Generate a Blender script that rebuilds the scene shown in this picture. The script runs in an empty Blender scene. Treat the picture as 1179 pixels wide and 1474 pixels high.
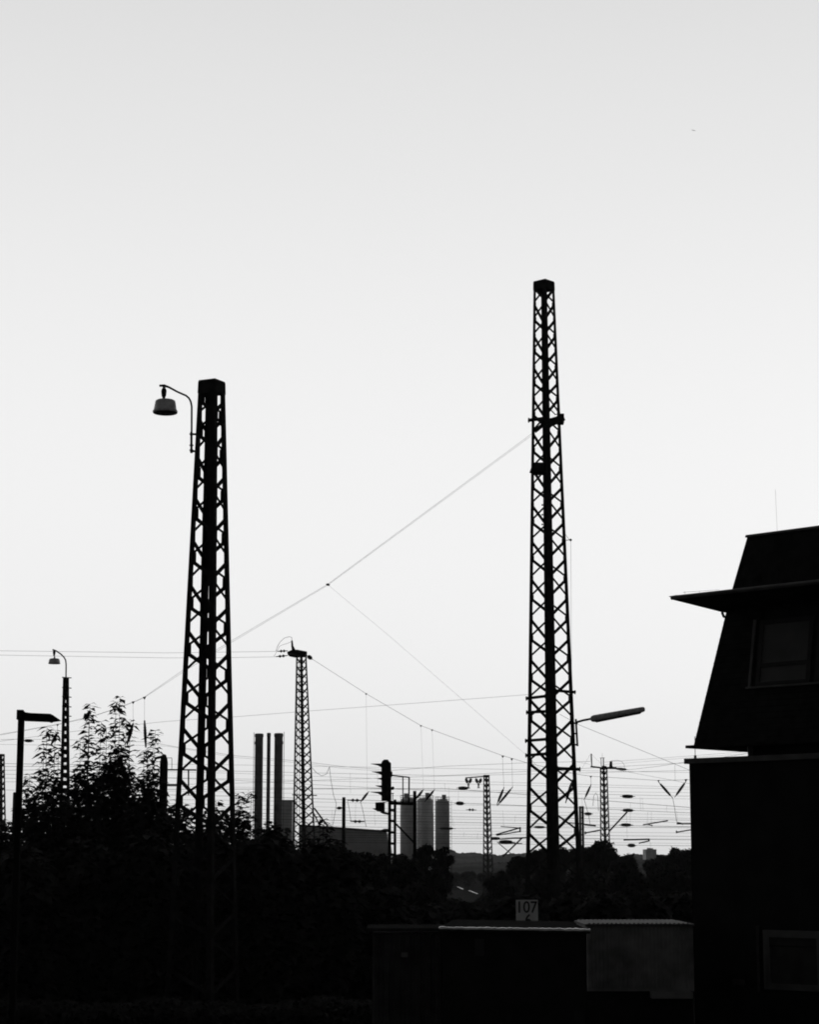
import bpy, bmesh, math, random
import numpy as np
from mathutils import Vector as V
R = math.radians
S = bpy.context.scene
C = S.collection
random.seed(7); rng = np.random.default_rng(7)

# ------------------------------------------------------------------ camera
F, PW, PH, HZ, CZ = 3000.0, 1179.0, 1474.0, 1245.0, 3.6
PITCH = math.atan((HZ - PH/2)/F)
cd = bpy.data.cameras.new('camera'); cam = bpy.data.objects.new('camera', cd); C.objects.link(cam)
cd.sensor_fit = 'VERTICAL'; cd.sensor_height = 24.0; cd.lens = F/PH*24.0
cd.clip_start = 0.1; cd.clip_end = 20000
cam.location = (0, 0, CZ); cam.rotation_euler = (R(90)+PITCH, 0, 0)
S.camera = cam
S.view_settings.view_transform = 'Standard'; S.view_settings.look = 'None'
S.view_settings.exposure = 0; S.view_settings.gamma = 1
S.cycles.filter_width = 1.9
S.cycles.max_bounces = 6; S.cycles.volume_bounces = 0

# ------------------------------------------------------------------ world: colourless dusk sky, bright ahead, dark behind
w = bpy.data.worlds.new('World'); S.world = w; w.use_nodes = True
nt = w.node_tree; nt.nodes.clear()
def N(t, **k):
    n = nt.nodes.new(t)
    for a, b in k.items(): setattr(n, a, b)
    return n
L = nt.links.new
tc = N('ShaderNodeTexCoord'); sx = N('ShaderNodeSeparateXYZ'); L(tc.outputs['Generated'], sx.inputs[0])
ramp = N('ShaderNodeValToRGB'); L(sx.outputs['Z'], ramp.inputs[0])
cr = ramp.color_ramp; cr.interpolation = 'B_SPLINE'
pts = [(0.0, .66), (0.035, .765), (.085, .845), (.16, .885), (.24, .865), (.32, .80), (.42, .715), (.60, .50), (1.0, .22)]
cr.elements[0].position, cr.elements[1].position = pts[0][0], pts[-1][0]
for p, v in pts[1:-1]: cr.elements.new(p)
for e, (p, v) in zip(cr.elements, pts): e.color = (v, v, v, 1)
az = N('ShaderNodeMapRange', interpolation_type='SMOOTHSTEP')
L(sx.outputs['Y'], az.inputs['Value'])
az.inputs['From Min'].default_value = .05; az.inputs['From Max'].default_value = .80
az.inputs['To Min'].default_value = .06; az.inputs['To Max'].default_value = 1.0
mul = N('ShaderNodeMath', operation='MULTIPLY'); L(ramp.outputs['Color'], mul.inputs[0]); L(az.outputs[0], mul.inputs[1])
sky = N('ShaderNodeTexSky', sky_type='NISHITA'); sky.sun_disc = False
SUN_EL, SUN_AZ = R(4), R(25)
sky.sun_elevation = SUN_EL; sky.sun_rotation = SUN_AZ
bw = N('ShaderNodeRGBToBW'); L(sky.outputs[0], bw.inputs[0])
mad = N('ShaderNodeMath', operation='MULTIPLY_ADD'); L(bw.outputs[0], mad.inputs[0]); mad.inputs[1].default_value = .006
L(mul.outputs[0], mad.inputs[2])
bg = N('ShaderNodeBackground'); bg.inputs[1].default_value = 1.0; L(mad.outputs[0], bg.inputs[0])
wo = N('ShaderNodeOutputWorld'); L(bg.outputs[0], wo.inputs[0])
sl = bpy.data.lights.new('sun', 'SUN'); so = bpy.data.objects.new('sun', sl); C.objects.link(so)
sl.energy = .25; sl.angle = R(12)
so.rotation_euler = V((-math.sin(SUN_AZ)*math.cos(SUN_EL), -math.cos(SUN_AZ)*math.cos(SUN_EL), -math.sin(SUN_EL))).to_track_quat('-Z', 'Y').to_euler()

# ------------------------------------------------------------------ helpers
CP, SP = math.cos(PITCH), math.sin(PITCH)
def P(px, py, Y):                       # the point of the place seen at (px, py), Y metres ahead
    dx, dy = (px-PW/2)/F, (PH/2-py)/F
    k = Y/(CP - dy*SP)
    return V((dx*k, Y, CZ + (SP+dy*CP)*k))
def zat(py, Y): return P(0, py, Y).z
def ppm(Y, z=CZ): return F/(Y*CP+(z-CZ)*SP)
def tag(o, label=None, cat=None, group=None, kind=None):
    if label: o['label'] = label
    if cat: o['category'] = cat
    if group: o['group'] = group
    if kind: o['kind'] = kind
    return o
def empty(name, loc, label, cat, group=None):
    o = bpy.data.objects.new(name, None); C.objects.link(o); o.location = loc
    o.empty_display_size = .2
    return tag(o, label, cat, group)
class MB:
    def __init__(s): s.v = []; s.f = []
    def quadbox(s, c8):
        n = len(s.v); s.v += [tuple(c) for c in c8]
        s.f += [tuple(n+i for i in q) for q in ((0,3,2,1),(4,5,6,7),(0,1,5,4),(1,2,6,5),(2,3,7,6),(3,0,4,7))]
        return s
    def box(s, a, b):
        x0, y0, z0 = a; x1, y1, z1 = b
        return s.quadbox([(x0,y0,z0),(x1,y0,z0),(x1,y1,z0),(x0,y1,z0),(x0,y0,z1),(x1,y0,z1),(x1,y1,z1),(x0,y1,z1)])
    def obox(s, o, ex, ey, ez):          # origin corner and three edge vectors
        return s.quadbox([o, o+ex, o+ex+ey, o+ey, o+ez, o+ex+ez, o+ex+ey+ez, o+ey+ez])
    def bar(s, p, q, wd, th, nrm=None):  # bar of width wd (in the plane across nrm) and thickness th (along nrm)
        p, q = V(p), V(q); d = (q-p).normalized()
        n = V(nrm) if nrm is not None else (V((0,1,0)) if abs(d.y) < .9 else V((0,0,1)))
        n = (n - d*n.dot(d)).normalized(); u = d.cross(n)
        a, b = u*(wd/2), n*(th/2)
        return s.quadbox([p-a-b, p+a-b, p+a+b, p-a+b, q-a-b, q+a-b, q+a+b, q-a+b])
    def tube(s, pts, r, n=6, cap=True):
        pts = [V(p) for p in pts]; base = len(s.v); m = len(pts)
        rs = r if isinstance(r, (list, tuple)) else [r]*m
        for i, p in enumerate(pts):
            d = (pts[min(i+1, m-1)]-pts[max(i-1, 0)]).normalized()
            u = d.cross(V((0,1,0)) if abs(d.y) < .95 else V((1,0,0))).normalized(); t = d.cross(u)
            for k in range(n):
                a = 2*math.pi*k/n
                s.v.append(tuple(p + (u*math.cos(a)+t*math.sin(a))*rs[i]))
        for i in range(m-1):
            for k in range(n):
                s.f.append((base+i*n+k, base+i*n+(k+1)%n, base+(i+1)*n+(k+1)%n, base+(i+1)*n+k))
        if cap:
            s.f.append(tuple(base+k for k in range(n))[::-1]); s.f.append(tuple(base+(m-1)*n+k for k in range(n)))
        return s
    def lathe(s, c, prof, n=20, axis=V((0,0,1))):   # profile of (radius, along) from c along axis
        axis = axis.normalized()
        return s.tube([V(c)+axis*h for r, h in prof], [max(r, .002) for r, h in prof], n)
    def prism(s, poly, dvec):            # polygon extruded along dvec
        n = len(poly); b = len(s.v)
        s.v += [tuple(p) for p in poly] + [tuple(V(p)+dvec) for p in poly]
        s.f.append(tuple(b+i for i in range(n))); s.f.append(tuple(b+n+i for i in range(n))[::-1])
        for i in range(n): s.f.append((b+i, b+n+i, b+n+(i+1)%n, b+(i+1)%n))
        return s
    def build(s, name, mat, parent=None, smooth=False, loc=None):
        me = bpy.data.meshes.new(name)
        o = bpy.data.objects.new(name, me); C.objects.link(o)
        off = V((0,0,0))
        q = parent
        while q is not None: off += q.location; q = q.parent
        if loc is not None: o.location = V(loc)-off; off = V(loc)
        me.from_pydata([tuple(V(v)-off) for v in s.v], [], s.f)
        me.materials.append(mat); o.parent = parent
        bm = bmesh.new(); bm.from_mesh(me); bmesh.ops.recalc_face_normals(bm, faces=bm.faces); bm.to_mesh(me); bm.free()
        if smooth:
            for p in me.polygons: p.use_smooth = True
        me.update()
        return o

def mat(name, v, rough=.7, spec=.3, metal=0.0, scale=4.0, vary=.35, bump=0.0, kind='noise'):
    m = bpy.data.materials.new(name); m.use_nodes = True
    t = m.node_tree; b = t.nodes['Principled BSDF']
    g = t.nodes.new('ShaderNodeNewGeometry'); nz = t.nodes.new('ShaderNodeTexNoise')
    nz.inputs['Scale'].default_value = scale; nz.inputs['Detail'].default_value = 6
    t.links.new(g.outputs['Position'], nz.inputs['Vector'])
    mr = t.nodes.new('ShaderNodeMapRange')
    mr.inputs['From Min'].default_value = .25; mr.inputs['From Max'].default_value = .75
    mr.inputs['To Min'].default_value = v*(1-vary); mr.inputs['To Max'].default_value = v*(1+vary)
    t.links.new(nz.outputs['Fac'], mr.inputs['Value']); t.links.new(mr.outputs[0], b.inputs['Base Color'])
    b.inputs['Roughness'].default_value = rough; b.inputs['Metallic'].default_value = metal
    b.inputs['Specular IOR Level'].default_value = spec
    if bump:
        bp = t.nodes.new('ShaderNodeBump'); bp.inputs['Strength'].default_value = bump; bp.inputs['Distance'].default_value = .02
        t.links.new(nz.outputs['Fac'], bp.inputs['Height']); t.links.new(bp.outputs[0], b.inputs['Normal'])
    return m
M = dict(
    steel=mat('weathered_steel', .03, .9, 0, scale=3), steel_far=mat('painted_steel', .04, .85, .1, scale=2),
    wire=mat('copper_wire', .06, .7, .2), porcelain=mat('brown_porcelain', .05, .5, .3),
    enamel=mat('grey_enamel', .8, .45, .4, scale=9), enamel_dark=mat('lamp_inside', .1, .6, .3),
    black=mat('black_plastic', .015, 1, 0), bark=mat('bark', .05, .9, .1, scale=12, bump=.5),
    leaf=mat('leaf', .04, 1, 0, scale=1.5, vary=.5), leaf_far=mat('tree_leaf', .04, 1, 0, scale=.6, vary=.5),
    ground=mat('dry_ground', .03, 1, 0, scale=.4, vary=.5, bump=.4), ballast=mat('ballast', .05, 1, 0, scale=6, vary=.6, bump=.6),
    hill=mat('wooded_hill', .06, 1, 0, scale=.03, vary=.6), concrete=mat('concrete', .66, .38, .7, scale=.9, vary=.18),
    chimney=mat('chimney_concrete', .16, .9, .2, scale=.7, vary=.3), hall=mat('hall_sheet', .62, .7, .3, scale=.5, vary=.2),
    render=mat('dark_render', .014, .9, .1, scale=2, bump=.2), slate=mat('slate_cladding', .014, .85, .08, scale=5, vary=.6),
    trim=mat('grey_trim', .10, .7, .3, scale=3), frame=mat('window_frame', .11, .6, .3, scale=4, vary=.2),
    darkframe=mat('dark_window_frame', .02, .6, .2), blind=mat('window_blind', .085, .8, .2, scale=1.5, vary=.25),
    shed=mat('shed_boards', .02, .85, .1, scale=3), shed_grey=mat('ribbed_sheet', .045, .8, .2, scale=2.5, vary=.4),
    felt=mat('roof_felt', .035, 1, 0, scale=5, vary=.3), zinc=mat('zinc_edge', .8, .25, .5, metal=1, scale=5, vary=.4),
    container=mat('off_white_sheet', .25, .7, .3, scale=2.2, vary=.45), board=mat('white_board', .8, .6, .3, scale=5, vary=.1),
    paint=mat('black_paint', .03, .7, .2), rail=mat('rail_steel', .5, .25, .5, metal=1, scale=.5, vary=.6),
    feather=mat('dark_feather', .06, .9, .1))
m = bpy.data.materials.new('window_glass'); m.use_nodes = True
b = m.node_tree.nodes['Principled BSDF']; b.inputs['Base Color'].default_value = (.02,.02,.02,1); b.inputs['Roughness'].default_value = .08
M['glass'] = m

# ------------------------------------------------------------------ ground, hills
g = MB(); g.v = [(-4000,-400,0),(4000,-400,0),(4000,6000,0),(-4000,6000,0)]; g.f = [(0,1,2,3)]
tag(g.build('ground', M['ground']), kind='structure')
g = MB(); g.box((-220, 120, .004), (220, 300, .05))
tag(g.build('track_bed', M['ballast']), kind='structure')
def ridge(name, ys, Y, depth, seed):     # a long wooded ridge, outline given by (px, py)
    r = random.Random(seed); m_ = MB(); xs = []
    px = ys[0][0]
    while px <= ys[-1][0]:
        for (a, ya), (b_, yb) in zip(ys, ys[1:]):
            if a <= px <= b_: y = ya+(yb-ya)*(px-a)/(b_-a); break
        p = P(px, y + r.uniform(-1.0, 1.0), Y); xs.append(p); px += 2.2
    n = len(xs)
    for j, (dy, hz) in enumerate(((-depth, 0), (-depth*.45, .62), (0, 1), (depth*.6, .7), (depth, 0))):
        for p in xs: m_.v.append((p.x + (r.uniform(-4, 4) if hz < 1 else 0), Y+dy + r.uniform(-8, 8), max(0, p.z*hz*(1 if hz == 1 else r.uniform(.93, 1.05)))))
    for j in range(4):
        for i in range(n-1): m_.f.append((j*n+i, j*n+i+1, (j+1)*n+i+1, (j+1)*n+i))
    return tag(m_.build(name, M['hill']), kind='structure')
ridge('hills', [(-500,1236),(300,1234),(560,1231),(610,1226),(650,1222),(660,1228),(680,1227),(700,1229),(718,1231),(735,1228),(770,1229),(840,1234),(880,1236),(910,1230),(1000,1231),(1700,1236)], 1300, 260, 3)
ridge('near_hills', [(-600,1241),(500,1240),(640,1243),(760,1241),(900,1238),(960,1237),(1700,1240)], 700, 120, 4)

# ------------------------------------------------------------------ lattice masts
def lattice(name, label, group, Y, top, bot, phi, wtop, wbot, alpha, thick, thin, cap_y=None, flat=.02, gusset=1.0, matk='steel', flip=False):
    (ct, yt, ht), (cb, yb, hb) = top, bot
    a, b_ = P(ct, yt, Y), P(cb, yb, Y)
    phi -= math.degrees(math.atan((ct-PW/2)/F))      # turned so that the view meets the mast as given
    cph, sph = math.cos(R(phi)), math.sin(R(phi))
    rt, rb = ht/ppm(Y, a.z)/cph, hb/ppm(Y, b_.z)/cph
    def cen(z): t = (z-b_.z)/(a.z-b_.z); return V((b_.x+(a.x-b_.x)*t, Y, z))
    def rad(z): t = (z-b_.z)/(a.z-b_.z); return rb+(rt-rb)*t
    dirs = dict(near=V((sph,-cph,0)), right=V((cph,sph,0)), far=V((-sph,cph,0)), left=V((-cph,-sph,0)))
    def at(k, z): return cen(z)+dirs[k]*rad(z)
    def lw(z): t = max(0, z/a.z); return wbot+(wtop-wbot)*t
    root = empty(name, cen(0), label, 'mast', group)
    order = ['near', 'right', 'far', 'left']
    zt = a.z
    for i, k in enumerate(order):       # angle-iron legs
        m_ = MB(); nb = [order[(i+1)%4], order[(i-1)%4]]
        for q in nb:
            for z0, z1 in ((-.3, zt*.5), (zt*.5, zt)):
                c8 = []
                for z in (z0, z1):
                    o = at(k, z); e = (at(q, z)-o).normalized(); e2 = (cen(z)-o).normalized()
                    n_ = (e2-e*e2.dot(e)).normalized()
                    W = lw(z)
                    c8 += [o, o+e*W, o+e*W+n_*flat, o+n_*flat+e*flat*.2]
                m_.quadbox(c8)
        m_.build('leg', M[matk], root)
    za = [zat(y, Y) for y in alpha]
    step = za[-2]-za[-1]
    while za[-1] > .6: za.append(za[-1]-step); step *= 1.03
    zb = [(p+q)/2 for p, q in zip(za, za[1:])]
    for (outer, inner), nearface in (((('left','near')), True), ((('right','near')), True), ((('left','far')), False), ((('right','far')), False)):
        m_ = MB()
        nrm = (dirs[outer]+dirs[inner]).normalized()
        def pt(k, other, z, ins=.35):
            o = at(k, z); e = (at(other, z)-o).normalized()
            return o + e*lw(z)*ins - nrm*.012
        def seg(ko, zo, ki, zi, wd):
            if max(zo, zi) > zt: return
            p, q = pt(ko, ki, zo), pt(ki, ko, zi)
            m_.bar(p, q, wd, wd*.55, nrm)
        if nearface:
            for k in range(len(zb)):
                g_ = .055*gusset
                seg(outer, za[k]-g_, inner, zb[k]+g_, thick); seg(outer, za[k+1]+g_, inner, zb[k]-g_, thin)
            zo, zi = za, zb
        else:
            for k in range(len(zb)):
                g_ = .055*gusset
                if k+1 < len(za): seg(outer, zb[k]-g_, inner, za[k+1]+g_, thick)
                seg(outer, zb[k]+g_, inner, za[k]-g_, thin)
            zo, zi = zb, za
        for kk, oo, zs in ((outer, inner, zo), (inner, outer, zi)):    # gusset plates at the nodes
            for z in zs:
                if z > zt-.05: continue
                o = at(kk, z); e = (at(oo, z)-o).normalized(); W = lw(z)
                h = .16*gusset*W/.16
                m_.bar(o+e*W*.4-nrm*.026, o+e*W*(1.0+.35*gusset)-nrm*.026, h*1.5, .012, nrm)
        m_.build('bracing', M[matk], root)
    if cap_y:
        m_ = MB(); z0 = zat(cap_y, Y)
        for i, k in enumerate(order):
            q = order[(i+1)%4]; nrm = (dirs[k]+dirs[q]).normalized()*.014
            m_.quadbox([at(k,z0)+nrm, at(q,z0)+nrm, at(q,z0)-nrm, at(k,z0)-nrm, at(k,zt+.01)+nrm, at(q,zt+.01)+nrm, at(q,zt+.01)-nrm, at(k,zt+.01)-nrm])
        m_.prism([at(k, zt+.012) for k in order], V((0,0,.03)))
        m_.build('cap', M[matk], root)
    return root, at, cen, rad

mastA, atA, cenA, radA = lattice('lattice_mast', 'broad steel lattice mast with a pendant lamp at its top, above the bushes', None, 50,
    (304.6, 551, 18.5), (295.6, 1130, 40.5), 12.8, .135, .134,
    [521, 575, 622, 681.5, 741, 804, 870.2, 936, 1006, 1079, 1154], .085, .052, cap_y=567, gusset=1.15)
mastB, atB, cenB, radB = lattice('lattice_mast', 'tallest lattice mast, with clamp beams and a long tube lamp on its right side', None, 66,
    (783.2, 407, 15.0), (795.4, 1160, 37.2), 7, .09, .165,
    [414, 459.5, 504.5, 550.5, 596, 648, 700, 751, 803.6, 860, 918.5, 976, 1034, 1097, 1163, 1230], .084, .054, cap_y=418, gusset=.7)
def steps(y0, y1, s0, s1):
    ys = [y0]
    while ys[-1] < y1: ys.append(ys[-1] + s0+(s1-s0)*(ys[-1]-y0)/(y1-y0))
    return ys
mastC, atC, cenC, radC = lattice('lattice_mast', 'slender lattice mast carrying a beam with two wires running left, right of the chimneys', None, 130,
    (433.6, 944, 7.6), (436.8, 1175, 15.2), 3, .10, .13, steps(947, 1235, 20.8, 28), .085, .05, cap_y=None, gusset=.6, matk='steel_far')
mastD, atD, cenD, radD = lattice('lattice_mast', 'small far lattice mast whose left arm holds two forked insulators', None, 250,
    (700.4, 1116, 4.4), (702.6, 1240, 7.2), 4, .13, .16, steps(1119, 1250, 15.5, 18), .13, .08, cap_y=1119, gusset=.7, matk='steel_far')
mastE, atE, cenE, radE = lattice('lattice_mast', 'small far lattice mast with a T-shaped crossbeam, between the tall mast and the building', None, 220,
    (869.4, 1106, 5.4), (871.2, 1198, 7.0), 4, .12, .15, steps(1108, 1240, 17.5, 19), .12, .075, cap_y=1108, gusset=.7, matk='steel_far')
lattice('lattice_mast', 'far lattice mast cut off by the left edge of the photo', None, 200,
    (0.5, 1086, 5.2), (0.8, 1160, 6.2), 10, .14, .16, steps(1089, 1240, 17, 19), .12, .07, cap_y=1089, gusset=.7, matk='steel_far')

# fittings of the tall mast
def clampbeam(root, Y, y0, y1, x0, x1, th, name='clamp_beam', dy=0):
    m_ = MB(); a, b_ = P(x0, y0, Y+dy), P(x1, y1, Y+dy)
    m_.bar(a, b_, th, .07)
    for k in (.03, .97):
        c = a.lerp(b_, k); m_.bar(c+V((0,-.12,0)), c+V((0,.12,0)), .04, .04)
        m_.bar(c+V((0,0,-th*.75)), c+V((0,0,th*.75)), .03, .09)
    m_.build(name, M['steel'], root)
for y0, y1, x0, x1, t, d in ((605, 602, 760.5, 786, .10, -.45), (607, 599, 783, 812, .10, -.3), (1005.5, 1002, 757, 786, .09, -.62), (1025.5, 1024, 757.5, 787, .09, -.6),
        (1066.5, 1064, 756, 787, .09, -.65), (1087.5, 1085, 756.5, 787, .09, -.62), (994, 996.5, 800, 829, .085, -.5), (1106, 1107.5, 802, 836, .1, -.5)):
    clampbeam(mastB, 66, y0, y1, x0, x1, t, dy=d)
m_ = MB(); a = P(803, 609, 65.6); b_ = P(811, 599, 65.9)
m_.box((a.x, 65.5, a.z), (b_.x, 65.9, b_.z)); m_.bar(P(770, 621, 65.7), P(790, 605, 65.5), .12, .08); m_.bar(P(790, 612, 65.4), P(812, 602, 65.6), .16, .08)
m_.tube([P(793, 590, 65.6), P(800, 597, 65.6), P(806, 594, 65.6), P(808, 604, 65.6)], .02)
m_.build('anchor_bracket', M['steel'], mastB)
m_ = MB(); a = P(763.5, 680, 65.3); b_ = P(781, 669, 65.5)
m_.box((a.x+.06, 65.1, a.z), (b_.x, 65.45, b_.z)); m_.prism([P(763, 678, 65.1), P(766, 670, 65.1), P(770, 669, 65.1), P(770, 681, 65.1)], V((0,.3,0)))
m_.bar(P(766, 682, 65.3), P(783, 682, 65.3), .05, .25)
m_.build('floodlight', M['steel'], mastB)
m_ = MB(); m_.tube([P(812.5, 778, 66), P(821, 777, 66)], .012, 5); m_.lathe(P(820, 777.2, 66), [(.01,0),(.04,.02),(.04,.06),(.01,.08)], 8, V((1,0,0)))
m_.tube([P(813.5, 768, 66), P(820, 777, 66)], .006, 4); m_.build('stay_bracket', M['steel'], mastB)
tag(MB().tube([P(822, 778, 66), P(822.5, 900, 66), P(823.5, 985, 66)], .0045, 4).build('drop_cord', M['wire']), 'hair-thin cord hanging down the right side of the tallest mast', 'wire')
for y in range(700, 760, 14):
    m_ = MB(); m_.lathe(P(781, y, 65.2), [(.02,0),(.03,.02),(.02,.05)], 6); m_.build('cable_clip', M['steel'], mastB)

# long tube lamp on the tall mast
t = empty('street_lamp', P(830, 1055, 65.9), 'long slim tube lamp on a rising arm, on the right side of the tallest mast', 'lamp')
m_ = MB(); m_.bar(P(829.3, 1035, 65.8), P(831.6, 1074, 65.8), .06, .06)
for y in (1041, 1056, 1072): m_.bar(P(825, y, 65.8), P(832, y, 65.8), .05, .05)
m_.build('bracket', M['steel'], t)
m_ = MB().tube([P(829, 1040, 65.8), P(840, 1036.8, 65.7), P(858, 1033.5, 65.6)], .035, 8); m_.build('arm', M['steel'], t)
m_ = MB(); a, b_ = P(850.5, 1035.2, 65.6), P(929, 1020.6, 65.2); n = 14
dv = (b_-a)
m_.tube([a+dv*k for k in (0,.02,.06,.5,.95,.985,1)], [.05,.09,.11,.10,.085,.07,.03], 12); m_.build('lamp_housing', M['enamel'], t, True)
m_ = MB().tube([a+dv*k-V((0,0,.055)) for k in (.06,.1,.9,.94)], [.04,.085,.07,.03], 10); m_.build('diffuser', M['enamel_dark'], t, True)

# pendant lamp on the broad mast
t = empty('pendant_lamp', P(275, 640, 49.4), 'large bell-shaped pendant lamp on a curved tube arm at the top of the broad mast', 'lamp')
YA = 49.4
m_ = MB().tube([P(x, y, YA) for x, y in ((275.3,651),(275.5,620),(275.6,585),(274.2,578),(271.5,573),(267.5,569.5),(255,564),(243,557.5),(236,555),(229,555.2))], [.022,.024,.024,.024,.024,.024,.024,.026,.034,.028], 8)
m_.build('arm', M['steel'], t, True)
m_ = MB()
for y in (625, 649.5): m_.bar(P(274, y, YA), P(283.5, y, YA+.3), .035, .05)
m_.bar(P(275.2, 622, YA), P(275.2, 652, YA), .055, .055)
for y in (625, 641, 648): m_.bar(P(272.5, y, YA), P(278, y, YA), .02, .09)
m_.build('bracket', M['steel'], t)
c = P(235.6, 556, YA)
m_ = MB().lathe(P(235.3, 573.5, YA), [(.03,-.03),(.035,.02),(.055,.06),(.062,.12),(.068,.18),(.06,.22),(.035,.26),(.035,.3)], 14); m_.build('lamp_socket', M['black'], t, True)
m_ = MB(); c = P(237.4, 592.5, YA)
prof = [(.29,-.03),(.304,-.01),(.302,.02),(.28,.04),(.265,.12),(.252,.21),(.238,.265),(.20,.288),(.06,.30),(.03,.32)]
m_.lathe(c, prof, 28); sh = m_.build('lamp_shade', M['enamel'], t, True)
m_ = MB().lathe(c, [(.10,-.055),(.275,-.045),(.295,-.034),(.28,-.022)], 28); m_.build('reflector', M['enamel_dark'], t, True)

# slim lamp mast far left
Yl = 100
t = empty('lamp_mast', P(93, 1245, Yl)-V((0,0,CZ)), 'slim lamp mast with climbing pegs and a small pendant lamp, rising from the bushes', 'lamp')
zt, zs = zat(975, Yl), zat(1005, Yl)
for s in (-1, 1):
    m_ = MB()
    top_, bot_ = P(94.4+s*2.1, 976, Yl), P(92.8+s*4.3 + (0.4 if s > 0 else 0), 1120, Yl)
    d = (top_-bot_)/(top_.z-bot_.z)
    m_.bar(bot_-d*bot_.z, top_, .13, .16); m_.build('leg', M['steel_far'], t)
for k in range(24):
    y = 1004+k*11.2; x0 = 94.4-2.1-(y-976)*.0168; x1 = 94.4+2.1+(y-976)*.004
    MB().bar(P(x0, y, Yl), P(x1, y, Yl), .24, .10).build('batten', M['steel_far'], t)
MB().prism([P(92.6, 976, Yl-.07), P(96.2, 976, Yl-.07), P(96.3, 1002, Yl-.07), P(92.2, 1002, Yl-.07)], V((0,.14,0))).build('web_plate', M['steel_far'], t)
for y in (975.2, 990, 1003, 1017, 1030.5):
    MB().bar(P(88.7, y-.3, Yl), P(102.2, y+.6, Yl), .045, .04).build('climbing_peg', M['steel_far'], t)
MB().tube([P(x, y, Yl) for x, y in ((94.4,978),(94.6,957),(94.0,950.5),(91.5,946),(87,941.5),(80,936.8),(75,935))], .033, 8).build('arm', M['steel_far'], t, True)
MB().lathe(P(77.3, 944.5, Yl), [(.04,0),(.05,.08),(.07,.16),(.06,.28),(.03,.32)], 10).build('lamp_socket', M['black'], t, True)
MB().lathe(P(77.6, 955, Yl), [(.28,-.02),(.295,.0),(.275,.06),(.25,.19),(.2,.235),(.05,.25),(.03,.34)], 20).build('lamp_shade', M['enamel'], t, True)

# square street lamp in the left foreground
Ys = 36
t = empty('street_lamp', P(28, 1245, Ys)-V((0,0,CZ)), 'black square street lamp with a flat wedge-tipped head, in the left foreground', 'lamp')
zt = zat(1024, Ys); cx = P(28, 1100, Ys).x
MB().box((cx-.05, Ys-.05, -.1), (cx+.05, Ys+.05, zt)).build('post', M['black'], t)
m_ = MB(); a = P(24, 1037, Ys-.09); 
m_.prism([P(32, 1024.6, Ys-.12), P(44, 1026.2, Ys-.12), P(71.5, 1027.3, Ys-.12), P(85, 1036.5, Ys-.12), P(71, 1038.3, Ys-.12), P(32, 1036.8, Ys-.12)], V((0,.26,0)))
m_.build('lamp_head', M['black'], t)
m_ = MB(); p0 = P(24, 1036, Ys); p1 = P(33, 1022, Ys); m_.box((p0.x, Ys-.07, p0.z), (p1.x, Ys+.07, p1.z)); m_.build('post_cap', M['black'], t)
m_ = MB(); m_.lathe(P(73.5, 1040.5, Ys), [(.015,0),(.035,.01),(.04,.03)], 10); m_.build('sensor', M['black'], t)

# concrete pole with a round top beside the bush
Yp = 58
t = empty('signal_post', P(234.5, 1245, Yp)-V((0,0,CZ)), 'thick dark post with a rounded top between the bush and the broad mast', 'post')
m_ = MB(); r_ = 5.9/ppm(Yp); zt = zat(1086, Yp); bs = P(234.5, 1150, Yp)
m_.lathe((bs.x, Yp, -.1), [(r_*1.05, 0), (r_, zt-.12), (r_*.85, zt-.02), (r_*.5, zt+.09), (.01, zt+.11)], 16); m_.build('post', M['steel'], t, True)
m_ = MB(); m_.bar(P(222, 1092, Yp), P(234, 1089, Yp), .07, .07); m_.bar(P(236, 1108, Yp), P(282, 1108.3, Yp), .04, .05); m_.bar(P(271, 1108, Yp), P(271, 1144, Yp), .04, .04)
m_.bar(P(240, 1091, Yp), P(247, 1091, Yp), .015, .015); m_.bar(P(247, 1091, Yp), P(247, 1108, Yp), .015, .015); m_.bar(P(236, 1130, Yp), P(254, 1130, Yp), .06, .06)
m_.build('cross_arm', M['steel'], t)
p = P(18.5, 1200, 90)
m_ = MB().lathe((p.x, 90, 0), [(.09,0),(.07, zat(1140,90)-.05),(.02, zat(1140,90))], 8)
tag(m_.build('pole', M['steel_far']), 'short thin pole behind the foot of the square street lamp', 'pole')

# ------------------------------------------------------------------ beams and insulators on masts C, D, E
def put(root, name, fn, mk='steel_far', smooth=False):
    m_ = MB(); fn(m_); return m_.build(name, M[mk], root, smooth)
Yc = 130
def f(m_):
    m_.prism([P(x, y, Yc-.35) for x, y in ((413,938.3),(420,935.2),(427.5,935),(441.3,937.6),(440.6,944.6),(424,945.2),(416,943.6),(413.5,941.5))], V((0,.7,0)))
put(mastC, 'cross_beam', f)
put(mastC, 'horn', lambda m_: m_.tube([P(422.5,936,Yc), P(420.6,930,Yc), P(420,922,Yc)], [.12,.07,.05], 8))
put(mastC, 'guy_brace', lambda m_: (m_.bar(P(452,1163,Yc), P(472,1190,Yc), .10, .10), m_.bar(P(450,1168,Yc), P(461,1190,Yc), .08, .08), m_.bar(P(420.5,1144,Yc), P(456,1145,Yc), .06, .1), m_.bar(P(430,948,Yc), P(431,1185,Yc), .03, .03), m_.bar(P(427.5,948,Yc), P(427,1185,Yc), .03, .03)))
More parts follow.
